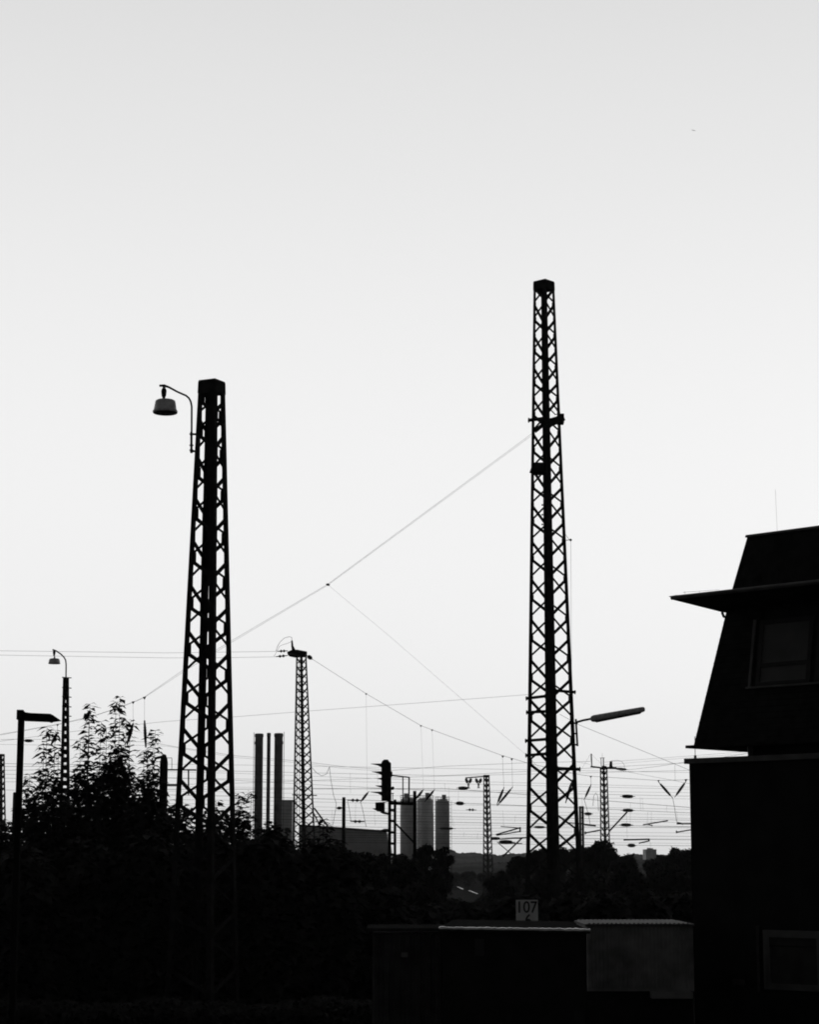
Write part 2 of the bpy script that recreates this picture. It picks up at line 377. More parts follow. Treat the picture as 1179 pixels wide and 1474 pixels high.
def spindle(m_, p, q, r, n=9, kind=1):
    p, q = V(p), V(q); d = q-p; L_ = d.length; r *= 1.25; prof = [(.025,0),(.03,.14*L_)]
    if kind == 1:
        for k in range(7): u = .2+.6*k/6; prof += [(r*(.75+.25*math.sin(math.pi*k/6)), (u-.035)*L_), (r*.8*(.75+.25*math.sin(math.pi*k/6)), (u+.02)*L_)]
    else:
        for u in (.36, .64): prof += [(.03, (u-.13)*L_), (r*.6, (u-.07)*L_), (r, u*L_), (r*.6, (u+.07)*L_), (.03, (u+.13)*L_)]
    prof += [(.03,.86*L_),(.025, L_)]
    return m_.lathe(p, prof, n, d)
def insul(px0, py0, px1, py1, Y, r, label, group=None, kind=1):
    m_ = MB(); a_, b_ = P(px0, py0, Y), P(px1, py1, Y); spindle(m_, a_, b_, r, kind=kind)
    o = m_.build('insulator', M['porcelain'], None, True, loc=a_)
    return tag(o, label, 'insulator', group)
insul(399, 937.6, 414, 936.8, Yc, .085, 'upper insulator on the left end of the beam of the slender mast by the chimneys', kind=2)
insul(396.5, 945.3, 414, 943.6, Yc, .085, 'lower insulator on the left end of the beam of the slender mast by the chimneys', kind=2)
insul(441.5, 943.5, 450, 949.2, Yc, .12, 'stubby insulator tilting down from the right end of the slender mast beam')
tag(MB().tube([P(419.8,917.5,Yc),P(416,916.4,Yc),P(409,918.5,Yc),P(403,924,Yc),P(399,931,Yc),P(397,937,Yc)], .013, 4).tube([P(419.8,917.5,Yc),P(419.9,923,Yc)], .013, 4).build('jumper_cable', M['wire']), 'thin looping cable from the horn down to the beam end of the slender mast', 'cable')
tag(MB().tube([P(419,923.5,Yc),P(414,926,Yc),P(407,928,Yc),P(402,930.5,Yc),P(397,940,Yc),P(394,945,Yc)], .010, 4).build('jumper_cable', M['wire']), 'inner of the two looping cables over the left beam end of the slender mast', 'cable')
Yd = 250
put(mastD, 'cross_arm', lambda m_: (m_.bar(P(670,1119.8,Yd), P(705,1117.0,Yd), .14, .14), m_.box(tuple(P(697,1119,Yd-.3)), tuple(P(704.8,1115.6,Yd+.3)))))
for cx, lb in ((674.5, 'left of the two forked insulators under the arm of the small far mast'), (689, 'right of the two forked insulators under the arm of the small far mast')):
    t = empty('forked_insulator', P(cx, 1120, Yd), lb, 'insulator', 'forked insulators on the mast arm')
    for s in (-1, 1):
        m_ = MB(); spindle(m_, P(cx+s*4.3, 1119.5, Yd), P(cx+s*.8, 1128.5, Yd), .17); m_.build('insulator_rod', M['porcelain'], t, True)
    m_ = MB(); m_.tube([P(cx,1127.5,Yd), P(cx,1134,Yd)], [.14,.06], 8); m_.bar(P(cx-2,1134,Yd), P(cx+2,1134,Yd), .08,.08); m_.build('clamp', M['steel_far'], t)
Ye = 220
put(mastE, 'cross_beam', lambda m_: (m_.bar(P(850.5,1103.3,Ye), P(869,1105.6,Ye), .16, .2), m_.bar(P(867,1105.2,Ye), P(888,1105.8,Ye), .22, .3), m_.prism([P(864,1106.5,Ye-.3),P(868,1102,Ye-.3),P(873,1102.5,Ye-.3),P(876,1107,Ye-.3)], V((0,.6,0)))))
put(mastE, 'horn', lambda m_: (m_.tube([P(852.4,1103,Ye), P(851.8,1094,Ye), P(851.5,1085,Ye)], [.05,.07,.07], 6)))
put(mastE, 'post_pair', lambda m_: (m_.bar(P(866,1103,Ye), P(865.6,1091,Ye), .07,.07), m_.bar(P(869.2,1103,Ye), P(869,1091,Ye), .10,.1), m_.bar(P(864,1091,Ye), P(871,1090.8,Ye), .05,.08), m_.bar(P(867.4,1084,Ye), P(867.4,1091,Ye), .02,.02)))
put(mastE, 'switch_box', lambda m_: (m_.prism([P(878.6,1095.6,Ye-.2),P(881.8,1095.6,Ye-.2),P(882,1102,Ye-.2),P(884,1105.6,Ye-.2),P(877.6,1105.6,Ye-.2)], V((0,.4,0)))))
insul(884, 1106.2, 905.5, 1108, Ye, .13, 'insulator lying along the right end of the T-shaped crossbeam')
tag(MB().tube([P(880,1095,Ye),P(890,1094.4,Ye),P(896,1096.5,Ye),P(899,1101,Ye),P(899.5,1107,Ye)], .016, 4).build('jumper_cable', M['wire']), 'arched cable from the box to the right end of the T-shaped crossbeam', 'cable')

# ------------------------------------------------------------------ wires
def wire(pts, Y, r=.014, label=None, group=None, sag=0, name='overhead_wire'):
    q = []
    for i, p in enumerate(pts):
        yy = p[2] if len(p) > 2 else Y
        q.append((p[0], p[1], yy))
    out = []
    for (x0,y0,a0), (x1,y1,a1) in zip(q, q[1:]):
        n = 5 if sag else 1
        for k in range(n):
            t_ = k/n; out.append(P(x0+(x1-x0)*t_, y0+(y1-y0)*t_+sag*4*t_*(1-t_), a0+(a1-a0)*t_))
    out.append(P(*q[-1]))
    o = MB().tube(out, r*.62, 4).build(name, M['wire'])
    return tag(o, label, 'wire', group)
W1 = [(766,624),(471.5,841),(335,921),(266,962.5),(207,1003.5),(191,1010.5),(160,1022),(130,1031.5),(82,1042.5),(0,1057),(-160,1082)]
wire(W1, 65.6, .0068, 'upper strand of the long span wire falling left from the tallest mast')
wire([(764,628),(471.5,842.5),(335,923.5),(266,965.5),(207,1004.5),(191,1011.5),(130,1032.5),(82,1043.4),(0,1058),(-160,1083)], 65.4, .0062, 'lower strand of the long span wire falling left from the tallest mast')
tag(MB().lathe(P(469,841,65.5), [(.01,0),(.03,.03),(.045,.06),(.03,.10),(.01,.13)], 8, V((1,0,-.2))).build('wire_clamp', M['steel']), 'small clamp where the thin wire joins the long span wire', 'clamp')
wire([(472,842),(560,915),(660,1002),(758,1087),(790,1118)], 65.6, .0045, 'thin wire falling right from the clamp to the tallest mast')
wire([(449,948.5),(527,998.5),(606,1044.5),(622,1050.5),(723,1087.5),(737,1091.5),(760,1098.5),(834,1115),(851,1117.3),(949,1123.5),(992,1122.5),(1100,1119)], 129.5, .017, 'sagging span wire running right from the slender mast behind the tallest mast')
wire([(-120,935),(0,936.8),(240,939.8),(330,938.6),(400,937.6)], 130, .014, 'upper of two level wires running left from the slender mast beam')
wire([(-120,941.5),(0,943),(240,947),(330,946.6),(397,945.4)], 130, .014, 'lower of two level wires running left from the slender mast beam')
wire([(760,999.8),(600,1012),(450,1023),(335,1032),(240,1038.3),(140,1049),(100,1053.5),(30,1063),(-120,1083)], 66.5, .0068, 'slightly sloping wire running left from the lower clamp beams of the tallest mast')
wire([(806,1028),(833,1043),(993,1108.5),(1100,1150)], 67, .009, 'thin wire falling right from the tallest mast to the building edge')
wire([(905,1108),(945,1103.5),(988,1096.8),(1040,1090),(1082,1084),(1200,1066)], 219, .024, 'wire rising right from the T-shaped crossbeam behind the dark building')
wire([(870,1097),(896,1095.3),(989,1088.5),(1100,1080)], 221, .018, 'upper wire of the pair above the T-shaped crossbeam, rising right')
wire([(868,1101),(900,1098.5),(989,1091),(1100,1083)], 221.5, .016, 'lower wire of the pair above the T-shaped crossbeam, rising right')
wire([(893,1109),(930,1116),(973,1124),(990,1127.5),(1060,1140)], 218, .02, 'wire falling right from the T-shaped crossbeam to the forked insulator pair')
wire([(831,1097),(838,1098),(851,1100.5)], 218, .015, 'short wire between the tallest mast and the T-shaped crossbeam horn')
wire([(838,1106),(850,1086)], 219, .014, 'slanting stay wire left of the T-shaped crossbeam horn')
wire([(852,1085.5),(858,1092),(866,1100)], 219, .012, 'slanting stay wire right of the T-shaped crossbeam horn')
wire([(0,1064.5),(28,1064),(100,1065),(190,1067.5),(215,1068),(250,1074.5),(300,1082),(340,1088),(430,1095.5),(490,1103),(565,1109),(640,1103),(760,1098),(850,1096)], 150, .016, 'long wire dipping behind the signal head and rising again to the right')
wire([(-40,1071),(100,1073),(190,1072.5),(240,1074),(340,1090.5),(430,1098),(490,1105.5),(565,1111.5)], 152, .012, 'thin wire just below the long dipping wire, left of the signal head')
# droppers
for x0, y0, x1, y1, Y_, r_, lb in ((207.5,1004,207.5,1038,65.5,.006,'thin dropper right beside the upright insulator at the bush'),(191,1011,191.2,1042,65.5,.006,'thin dropper with a slanted insulator at the bush'),
        (82,1043,82,1055,65.5,.008,'short dropper above the slanted insulator by the lamp mast'),(527,998.5,528.5,1139,129.5,.008,'long dropper from the span wire to the left slanted insulator'),
        (606,1044.5,609.5,1136,129.5,.007,'long dropper above the silos, left of a pair'),(622,1050.5,625.5,1136,129.5,.007,'long dropper above the silos, right of a pair'),
        (723.5,1088,725.5,1133,129.5,.012,'left of two droppers beside the tallest mast'),(737,1091.5,738,1133,129.5,.012,'right of two droppers beside the tallest mast'),
        (851,1117,851.2,1129,129.5,.016,'short dropper left of the T-shaped mast'),(972,1101,972.5,1124,150,.014,'short dropper above the forked insulator pair')):
    wire([(x0,y0),(x1,y1)], Y_, r_, lb, name='dropper')
    if y1 > 1030 and x0 not in (972,):
        pass
def clampTri(x, y, Y_, s, lb):
    tag(MB().prism([P(x-s,y-s*.5,Y_-.02),P(x+s,y-s*.8,Y_-.02),P(x+s*.25,y+s*.8,Y_-.02),P(x-s*.25,y+s*.8,Y_-.02)], V((0,.05,0))).build('wire_clamp', M['steel'], None, loc=P(x,y,Y_)), lb, 'clamp')
for x, y, Y_, s, lb in ((207.3,1004.5,65.4,2.4,'clamp above the upright insulator at the bush'),(191,1011,65.4,2.2,'clamp above the slanted insulator at the bush'),(82,1043.5,65.4,1.8,'clamp on the span wire beside the slim lamp mast'),
        (527,999,129.4,1.6,'clamp on the span wire, nearest to the slender mast'),(606,1045,129.4,1.6,'clamp above the silos, left of two'),(622,1051,129.4,1.6,'clamp above the silos, right of two'),
        (724,1089,129.4,2,'clamp left of the tallest mast, left of two'),(737,1093,129.4,2,'clamp left of the tallest mast, right of two'),(851,1118,129.4,1.8,'clamp on the wire left of the T-shaped mast'),
        (948.5,1124,149.4,1.8,'clamp holding the left insulator of the V beside the building'),(988,1123,149.4,2.2,'clamp holding the right insulator of the V beside the building')):
    clampTri(x, y, Y_, s, lb)
# insulators hung on wires
HG = 'spindle insulators lying in the level wires'
for x0,y0,x1,y1,Y_,r_,lb,kd in (
    (207.6,1037,209.5,1076,65.4,.045,'upright insulator hanging beside the bush top',1),(191.3,1041,182.5,1072,65.4,.05,'slanted insulator hanging over the bush top',1),(82.3,1054,73,1072,65.4,.05,'slanted insulator beside the slim lamp mast',1),
    (531,1139,518.5,1155,129.5,.07,'slanted insulator left of the signal head',1),(610,1136,598,1151,129.5,.075,'slanted insulator over the silos, left of two',1),(626,1136,611.5,1154,129.5,.075,'slanted insulator over the silos, right of two',1),
    (726,1133,715.5,1158,129.5,.075,'shorter slanted insulator beside the tallest mast',1),(738.5,1132.5,715.8,1160,129.5,.07,'longer slanted insulator beside the tallest mast',1),(851.4,1129,841.8,1150,129.5,.065,'slanted insulator left of the T-shaped mast',1),
    (824.5,1122,814.5,1156,100,.065,'slanted insulator seen through the lattice of the tallest mast',1),
    (948,1125,969,1149,150,.085,'left insulator of the V beside the building',1),(988.5,1124,971.5,1148,150,.085,'right insulator of the V beside the building',1)):
    insul(x0,y0,x1,y1,Y_,r_,lb,None,kd)
for x0,x1,y,Y_,r_,lb,kd in (
    (893,915,1146.2,170,.14,'topmost of the three insulators right of the T-shaped mast',1),(894,915,1166.3,172,.13,'middle of the three insulators right of the T-shaped mast',1),(891.5,912,1187.3,174,.13,'lowest of the three insulators right of the T-shaped mast',1),
    (657,677,1134.3,180,.14,'fat insulator under the arm of the small far mast',1),(654.5,670,1156.3,182,.16,'fat insulator below and left of the small far mast arm',1),(671,686,1165.5,184,.11,'twin-bulb insulator left of the small far mast',2),
    (500,522,1151.8,120,.085,'upper twin-bulb insulator left of the signal',2),(504,525,1182.3,120,.08,'lower twin-bulb insulator left of the signal',2),(630,656,1192.3,170,.10,'slim insulator across the right silo',1),
    (767,787,1190.5,170,.10,'insulator seen through the left side of the tallest mast',1),(715,742,1212,160,.15,'thick insulator low beside the tallest mast foot',1),(902,917,1216.8,170,.14,'insulator just above the round tree crown',1),
    (33,48,1066.2,100,.07,'insulator beside the square street lamp post',1),(840,854,1171.3,170,.12,'insulator between the small double post and the T-shaped mast',1),(549,563,1195,85,.06,'insulator at the foot of the signal',1),
    (706,722,1206.8,249,.17,'insulator on the right side of the small far mast',1)):
    insul(x0,y,x1,y+.4,Y_,r_,lb,HG,kd)
# the web of level wires over the yard (px0, y at 335, 640, 990)
LG = 'level wires over the rail yard'
LL = 'thin level wire in the web of wires over the rail yard'
rw = random.Random(5)
for ya, yb, yc, Y_, r_ in ((1101,1106,1112,140,.012),(1110,1116.5,1098,150,.016),(1127.5,1117,1109,160,.016),(1113,1124,1133,170,.014),(1121,1128,1136,140,.012),(1133,1137,1141,150,.012),
        (1123,1139,1146,180,.02),(1136,1135,1162,190,.03),(1140,1147,1150,200,.015),(1146,1155,1170,182,.026),(1152,1158,1165,184,.016),(1158,1166,1173,190,.014),
        (1164.3,1170,1178,200,.018),(1170,1175.5,1180.5,170,.022),(1174,1179,1184,160,.013),(1178,1183.5,1190,210,.03),(1182,1187,1192,200,.014),(1186,1192.6,1190.5,172,.018),
        (1191,1196,1199,180,.014),(1196,1200.5,1204,190,.022),(1200,1204,1209,200,.018),(1203,1207,1208,205,.022),(1207,1211,1214,210,.014),(1211,1214,1217.5,215,.026)):
    pts = [(-60, ya-(yb-ya)*1.1)] + [(335, ya)]
    wire([(120, ya-(yb-ya)*.45),(335,ya),(490,ya+(yb-ya)*.53),(640,yb),(820,yb+(yc-yb)*.5),(990,yc),(1120,yc+(yc-yb)*.35)], Y_, r_, LL, LG)
for ya, yb, Y_ in ((1098,1100,150),(1104,1103,160),(1110,1108,170),(1114,1115,180),(1119,1121,185),(1126,1125,190),(1136,1138,195)):
    wire([(-60,ya),(60,yb),(150,yb+1)], Y_, .02, 'level wire low behind the square street lamp', 'level wires at the left edge')
DG, DL = 'short droppers in the web of wires', 'hair-thin short vertical dropper in the web of wires over the rail yard'
for x, y0, y1 in ((504,1112,1142),(539,1168,1188),(543,1113,1128),(640,1127,1139),(646,1133,1190),(724,1167,1190),(742,1173,1184),(760,1180,1191),(902,1166,1206),(922,1147,1167),(925,1148,1166),(933,1168,1190),(938,1168,1190),(908,1155,1187),(960,1158,1168),(975,1168,1186),(688,1199,1208),(668,1198,1204),(660,1140,1156),(652,1178,1190),(838,1148,1164),(478,1166,1190),(936,1208,1220),(512,1153,1182)):
    wire([(x,y0),(x+rw.uniform(-1,1.5),y1)], 180, .011, DL, DG, name='dropper')
for pts, lb in ((((449,1105),(455,1112),(463,1117),(470,1114),(474,1104)), 'sagging cable loop right of the slender mast'), (((474,1103),(476,1122),(480,1145),(484,1156),(483,1165),(479,1188)), 'long cable hanging down between the slender mast and the thin post'),
        (((500,1152),(503,1166),(505,1182)), 'curved cable between the two twin-bulb insulators, on the left'), (((519,1154),(523,1170),(527,1190)), 'curved cable between the two twin-bulb insulators, on the right'),
        (((841,1150),(844,1160),(848,1175),(850,1187)), 'hanging cable below the slanted insulator, left of the T-shaped mast'), (((854,1160),(855,1146),(858,1141),(861,1146),(862,1168)), 'narrow cable loop left of the T-shaped mast'),
        (((969,1149),(972,1165),(974,1180),(976,1186)), 'cable hanging from the V of insulators beside the building')):
    tag(MB().tube([P(x,y,150) for x,y in pts], .016, 4).build('jumper_cable', M['wire']), lb, 'cable')
# registration arms
def arms(lb, Y_, segs):
    t_ = empty('registration_arm', P(segs[0][0], segs[0][1], Y_), lb, 'wire support', 'registration arms over the tracks')
    for x0,y0,x1,y1,r_ in segs: MB().tube([P(x0,y0,Y_),P(x1,y1,Y_)], r_, 6).build('tube', M['steel_far'], t_)
arms('folded tube arm between the small far mast and the tallest mast', 150, [(714,1201.5,749,1191.5,.05),(715,1202.5,749,1196.8,.04),(749,1190.5,749,1198,.06),(721,1189.8,749,1191.8,.03)])
arms('crossing tube struts low between the small far mast and the tallest mast', 150, [(752,1206,724,1233,.055),(717,1213,736,1229,.03)])
arms('long level tube running right from the small far mast', 200, [(706,1208.5,760,1205.5,.06),(725,1213,752,1214.5,.05)])
arms('slanting strut rising right from the T-shaped mast', 218, [(877,1197,903,1169,.085)])
arms('rising tube arm right of the three insulators', 150, [(926,1187.3,962,1181.3,.045),(930,1186,940,1188.5,.03)])
arms('level tube arm above the right tree crown', 150, [(898,1209,935,1208,.055),(920,1213.8,934.5,1210.5,.045),(934.5,1207,934.5,1211,.06)])
arms('short level tube arm beside the building edge', 150, [(974.5,1185.8,1010,1185.8,.05),(976,1184,984,1186.5,.05)])
arms('short bent tube arm low beside the building edge', 150, [(974.3,1198,1010,1192,.045),(974.3,1195.5,974.3,1199.5,.045)])
arms('tube arm between the small double post and the T-shaped mast', 180, [(843,1199,864,1195,.06),(842,1187,858,1188.5,.08),(843,1197,843,1201,.07)])
arms('thin tube arm seen through the tallest mast', 150, [(815,1184,842,1186,.04)])

# ------------------------------------------------------------------ posts, signal
Yq = 110
p = P(494.6, 1200, Yq); r_ = 2.5/ppm(Yq)
t = empty('wire_post', (p.x, Yq, 0), 'plain thin post with an insulator, in front of the grey hall', 'post')
MB().lathe((p.x, Yq, -.1), [(r_*1.25,0),(r_,zat(1149,Yq)),(r_*.9,zat(1147.5,Yq)+.1)], 12).build('post', M['steel_far'], t, True)
m_ = MB(); spindle(m_, P(484,1163.4,Yq), P(493,1163,Yq), .075); m_.build('insulator', M['porcelain'], t, True)
p = P(837.6, 1180, 95)
t = empty('double_post', (p.x, 95, 0), 'small double post close to the right foot of the tallest mast', 'post')
for x in (835.6, 839.4):
    q = P(x, 1180, 95); MB().box((q.x-.045, 94.9, -.1), (q.x+.045, 95.1, zat(1160.5,95))).build('post', M['steel_far'], t)
for k in range(12): MB().bar(P(835.6,1161.5+k*8,95), P(839.4,1161.5+k*8,95), .05, .05).build('batten', M['steel_far'], t)
Yg = 80
sg = empty('railway_signal', P(565, 1245, Yg)-V((0,0,CZ)), 'railway light signal with hooded lenses facing left, on a ladder-like twin mast', 'signal')
def sideprof(m_, pts, y0, y1): m_.prism([P(x, y, Yg+y0) for x, y in pts], V((0, y1-y0, 0)))
m_ = MB(); sideprof(m_, [(549,1152.5),(548.8,1098),(550.5,1095),(553,1093.3),(558.5,1093.3),(560.5,1096.5),(562.8,1098),(563,1110),(564.7,1111),(564.7,1116.5),(563,1118),(563.2,1152.5)], -.3, .3)
m_.build('signal_head', M['black'], sg)
for x0, y, x1, h in ((533.6,1099.4,549,5),(535,1110.8,549,4.8),(545.4,1120,549,2.5),(540,1130.8,549,3),(532,1139.8,549,5)):
    m_ = MB(); a_ = P(x0, y, Yg); c_ = P(x1, y-.2, Yg); d_ = P(x1, y+h, Yg); md = P(x1-5.5, y+h*.45, Yg)
    m_.prism([a_+V((0,-.11,0)), c_+V((0,-.14,0)), d_+V((0,-.14,0)), md+V((0,-.13,0))], V((0,.28,0))); m_.build('lens_hood', M['black'], sg)
m_ = MB(); m_.lathe(P(565.4,1134.5,Yg), [(.03,-.06),(.06,-.03),(.06,.03),(.03,.06)], 10); m_.bar(P(562,1136,Yg),P(566,1136,Yg),.06,.06); m_.bar(P(565.3,1142,Yg),P(565.3,1152,Yg),.03,.03); m_.bar(P(563,1142,Yg),P(567,1142,Yg),.03,.03); m_.build('terminal', M['black'], sg)
m_ = MB(); sideprof(m_, [(540.2,1155),(553.8,1154.2),(553.8,1168),(549,1168.6),(542,1167),(540.4,1165)], -.22, .22); m_.build('lower_signal_head', M['black'], sg)
m_ = MB(); sideprof(m_, [(536,1163.8),(541,1163.6),(541,1166.5)], -.12, .12); m_.build('lens_hood', M['black'], sg)
m_ = MB(); m_.tube([P(548,1168,Yg),P(552,1170,Yg),P(559,1171.5,Yg),P(561,1168,Yg)], .045, 6); m_.bar(P(554,1155,Yg),P(560,1153,Yg),.03,.03); m_.build('bracket', M['black'], sg)
for x, h in ((560.9,2.25),(568.6,2.0)):
    a_ = P(x,1151,Yg); m_ = MB(); m_.box((a_.x-h/ppm(Yg), Yg-.09, -.1), (a_.x+h/ppm(Yg), Yg+.09, a_.z)); m_.build('post', M['black'], sg)
m_ = MB()
for y in (1154.5,1166,1181.5,1198,1214,1230,1246): m_.bar(P(561,y,Yg),P(569,y+.5,Yg),.10,.12)
m_.build('rung', M['black'], sg)
m_ = MB(); m_.bar(P(561,1156,Yg),P(596,1157,Yg),.125,.14); m_.bar(P(570,1186,Yg),P(596,1213,Yg),.07,.07); m_.build('side_beam', M['black'], sg)
m_ = MB(); m_.bar(P(564,1116.2,Yg),P(589.6,1119,Yg),.05,.05); m_.bar(P(580,1119,Yg),P(580,1155,Yg),.045,.045); m_.bar(P(589,1118.5,Yg),P(588.6,1155,Yg),.06,.06); m_.bar(P(580,1153,Yg),P(589,1153,Yg),.03,.03); m_.build('guard_frame', M['black'], sg)
a_ = P(597, 1138.5, Yg); m_ = MB(); m_.box((a_.x-.064, Yg-.06, -.1), (a_.x+.064, Yg+.06, a_.z)); m_.build('support_post', M['black'], sg)

# ------------------------------------------------------------------ chimneys, silos, hall, far buildings
Yk = 300; K = ppm(Yk)
for cx, hw, yt, lb in ((372.3,5.9,1056,'left wide chimney of the three, with a thin ladder on its left side'),(386.3,2.7,1055,'thin middle chimney between two wider ones'),(400.5,6.1,1055.5,'right wide chimney of the three, nearest the slender mast')):
    p = P(cx, 1100, Yk); zt = zat(yt, Yk); r_ = hw/K
    t = empty('chimney', (p.x, Yk, 0), lb, 'chimney', 'three chimneys')
    MB().lathe((p.x, Yk, 0), [(r_*1.04,0),(r_,zt-1.9),(r_,zt-.5)], 20).build('stack', M['chimney'], t, True)
    MB().lathe((p.x, Yk, zt-.52), [(r_*1.02,0),(r_*1.1,.05),(r_*1.1,.4),(r_*.95,.52),(r_*.6,.54)], 20).build('crown', M['chimney'], t, True)
    if hw > 4:
        s = -1 if cx < 380 else 1
        x = p.x+s*(r_+.17); m_ = MB()
        m_.bar((x,Yk,0),(x,Yk,zt+.2),.05,.05); m_.bar((x,Yk+.35,0),(x,Yk+.35,zt+.2),.05,.05)
        for k in range(int(zt/.6)): m_.bar((x,Yk,.6*k),(x,Yk+.35,.6*k),.04,.04)
        for k in range(1, int(zt/4)): m_.bar((x,Yk+.17,4*k),(p.x+s*r_,Yk+.17,4*k),.05,.05)
        m_.box((p.x+s*(r_-.2)-.25, Yk-.3, zt-1.55),(p.x+s*(r_-.2)+.25, Yk+.3, zt-1.15))
        m_.build('ladder', M['chimney'], t)
t = empty('boiler_house', P(412, 1245, 305)-V((0,0,CZ)), 'small blocky grey building at the foot of the right chimney', 'building')
a_, b_ = P(404, 1250, 305), P(421.5, 1154, 305)
MB().box((a_.x, 303, 0), (b_.x, 312, b_.z)).build('wall', M['hall'], t)
MB().box((a_.x-.2, 302.8, b_.z+.004), (b_.x+.2, 312.2, b_.z+.2)).build('roof', M['hall'], t)
Ys_ = 300
for cx, hw, yt, cap, lb in ((588,12,1150,(584.5,3,1142),'left silo, half behind the thick support post'),(612.5,12.4,1149.5,(615.2,3,1141.2),'middle silo of the three pale silos'),(637,10.5,1152.5,(639.2,3,1144),'right silo, narrowest of the three pale silos')):
    p = P(cx, 1200, Ys_); zt = zat(yt, Ys_); r_ = hw/K; yc = Ys_ + (3 if cx == 612.5 else 0)
    t = empty('silo', (p.x, yc, 0), lb, 'silo', 'three pale silos')
    MB().lathe((p.x, yc, 0), [(r_,0),(r_,zt-.35),(r_*.97,zt-.1),(r_*.7,zt+.12),(.1,zt+.3)], 28).build('shell', M['concrete'], t, True)
    m_ = MB()
    for k in range(1, 6): m_.lathe((p.x, yc, zt*k/6), [(r_*1.0,-.05),(r_*1.025,-.02),(r_*1.025,.02),(r_*1.0,.05)], 28)
    m_.build('hoop', M['concrete'], t)
    a_, b_ = P(cap[0]-cap[1], yt+1, yc), P(cap[0]+cap[1], cap[2], yc)
    MB().box((a_.x, yc-.4, a_.z-.2), (b_.x, yc+.4, b_.z)).build('filter_box', M['concrete'], t)
    m_ = MB(); n = 14; zz = zt-.1
    ring = [V((p.x+r_*.99*math.cos(2*math.pi*k/n), yc+r_*.99*math.sin(2*math.pi*k/n), zz)) for k in range(n+1)]
    for h in (.3, .6): m_.tube([q+V((0,0,h)) for q in ring], .022, 4, False)
    for q in ring[:-1]: m_.bar(q, q+V((0,0,.62)), .03, .03)
    m_.build('railing', M['steel_far'], t)
    m_ = MB(); x = p.x+r_*.95
    for dx in (0, .3): m_.bar((x+dx, yc-r_*.4, 0), (x+dx, yc-r_*.4, zt), .045, .045)
    for k in range(int(zt/.5)): m_.bar((x, yc-r_*.4, .5*k), (x+.3, yc-r_*.4, .5*k), .035, .035)
    m_.build('ladder', M['steel_far'], t)
t = empty('hall', P(500, 1245, 270)-V((0,0,CZ)), 'long low grey industrial hall behind the thin post', 'building')
a_, b_ = P(430, 1188.5, 270), P(556.5, 1197.5, 270); c_ = P(561, 1225, 270)
m_ = MB(); m_.prism([V((a_.x,270,0)), V((c_.x+.15,270,0)), V((c_.x,270,c_.z)), V((b_.x,270,b_.z)), V((a_.x,270,a_.z))], V((0,40,0))); m_.build('wall', M['hall'], t)
m_ = MB(); m_.bar(V((a_.x,269.9,a_.z+.06)), V((b_.x+.2,269.9,b_.z+.06)), .22, .5); m_.build('roof_edge', M['trim'], t)
m_ = MB(); 
for k in range(46):
    x = a_.x+.3+k*.25; m_.bar((x,269.95,0),(x,269.95, a_.z-.3-(a_.z-b_.z)*(x-a_.x)/(b_.x-a_.x)),.06,.05)
m_.build('cladding_rib', M['hall'], t)
t = empty('tower_block', P(937, 1245, 900)-V((0,0,CZ)), 'tiny blocky building on the horizon between tree crowns', 'building')
a_, b_ = P(930.5, 1240, 900), P(945.5, 1222.5, 900)
MB().box((a_.x, 900, 0), (b_.x, 912, b_.z)).build('wall', M['hall'], t)
m_ = MB(); m_.box((a_.x+1, 902, b_.z+.01), (a_.x+2.2, 905, b_.z+.6)); m_.box((b_.x-2.4, 902, b_.z+.01), (b_.x-1.2, 905, b_.z+.5)); m_.build('roof_hut', M['hall'], t)
# glinting rails far away in the gap of the trees
for k, (x0,y0,x1,y1) in enumerate(((658,1276.5,667,1280.5),(675,1282.5,688,1287.5))):
    t = empty('rail', P(x0, y0, 250), ['short', 'longer'][k]+' one of two glinting rail pieces in the gap between the trees', 'rail', 'glinting rails')
    def onground(px, py):
        q = P(px, py, 100) - V((0,0,CZ)); k_ = -(CZ-.2)/q.z; return V((q.x*k_, q.y*k_, .2))
    a_, b_ = onground(x0, y0), onground(x1, y1)
    MB().bar(a_, b_, .13, .15, (0,0,1)).build('rail_head', M['rail'], t)

# ------------------------------------------------------------------ signal box
O = P(990.5, 1245, 40); O.z = 0
U = V((.717, -.697, 0)); Nn = V((.697, .717, 0))
def B(u, v, z): return O + U*u + Nn*v + V((0,0,z))
sb = empty('signal_box', O, 'dark two-storey signal box with an overhanging slate upper storey and steep roof', 'building')
LEN, DEP = 9.0, 4.6
zp = zat(1092, 40)
MB().obox(B(0.05,.05,-.2), U*LEN, Nn*DEP, V((0,0,zp+.18))).build('lower_wall', M['render'], sb)
m_ = MB(); m_.obox(B(-.02,-.02,zp-.10), U*(LEN+.1), Nn*.12, V((0,0,.10))); m_.obox(B(-.02,.101,zp-.10), U*.12, Nn*(DEP-.2), V((0,0,.10))); m_.build('parapet', M['trim'], sb)
m_ = MB(); m_.tube([B(.16,.1,zp), B(.16,.1,zp+.42)], .007, 5); m_.tube([B(.16,.1,zp), B(.16,.1,zp+.06)], .025, 6)
m_.build('lightning_rod', M['steel'], sb)
zf, ze, zr = zat(1073.5, 39.9), zat(872, 39.9), zat(773.5, 39.85)
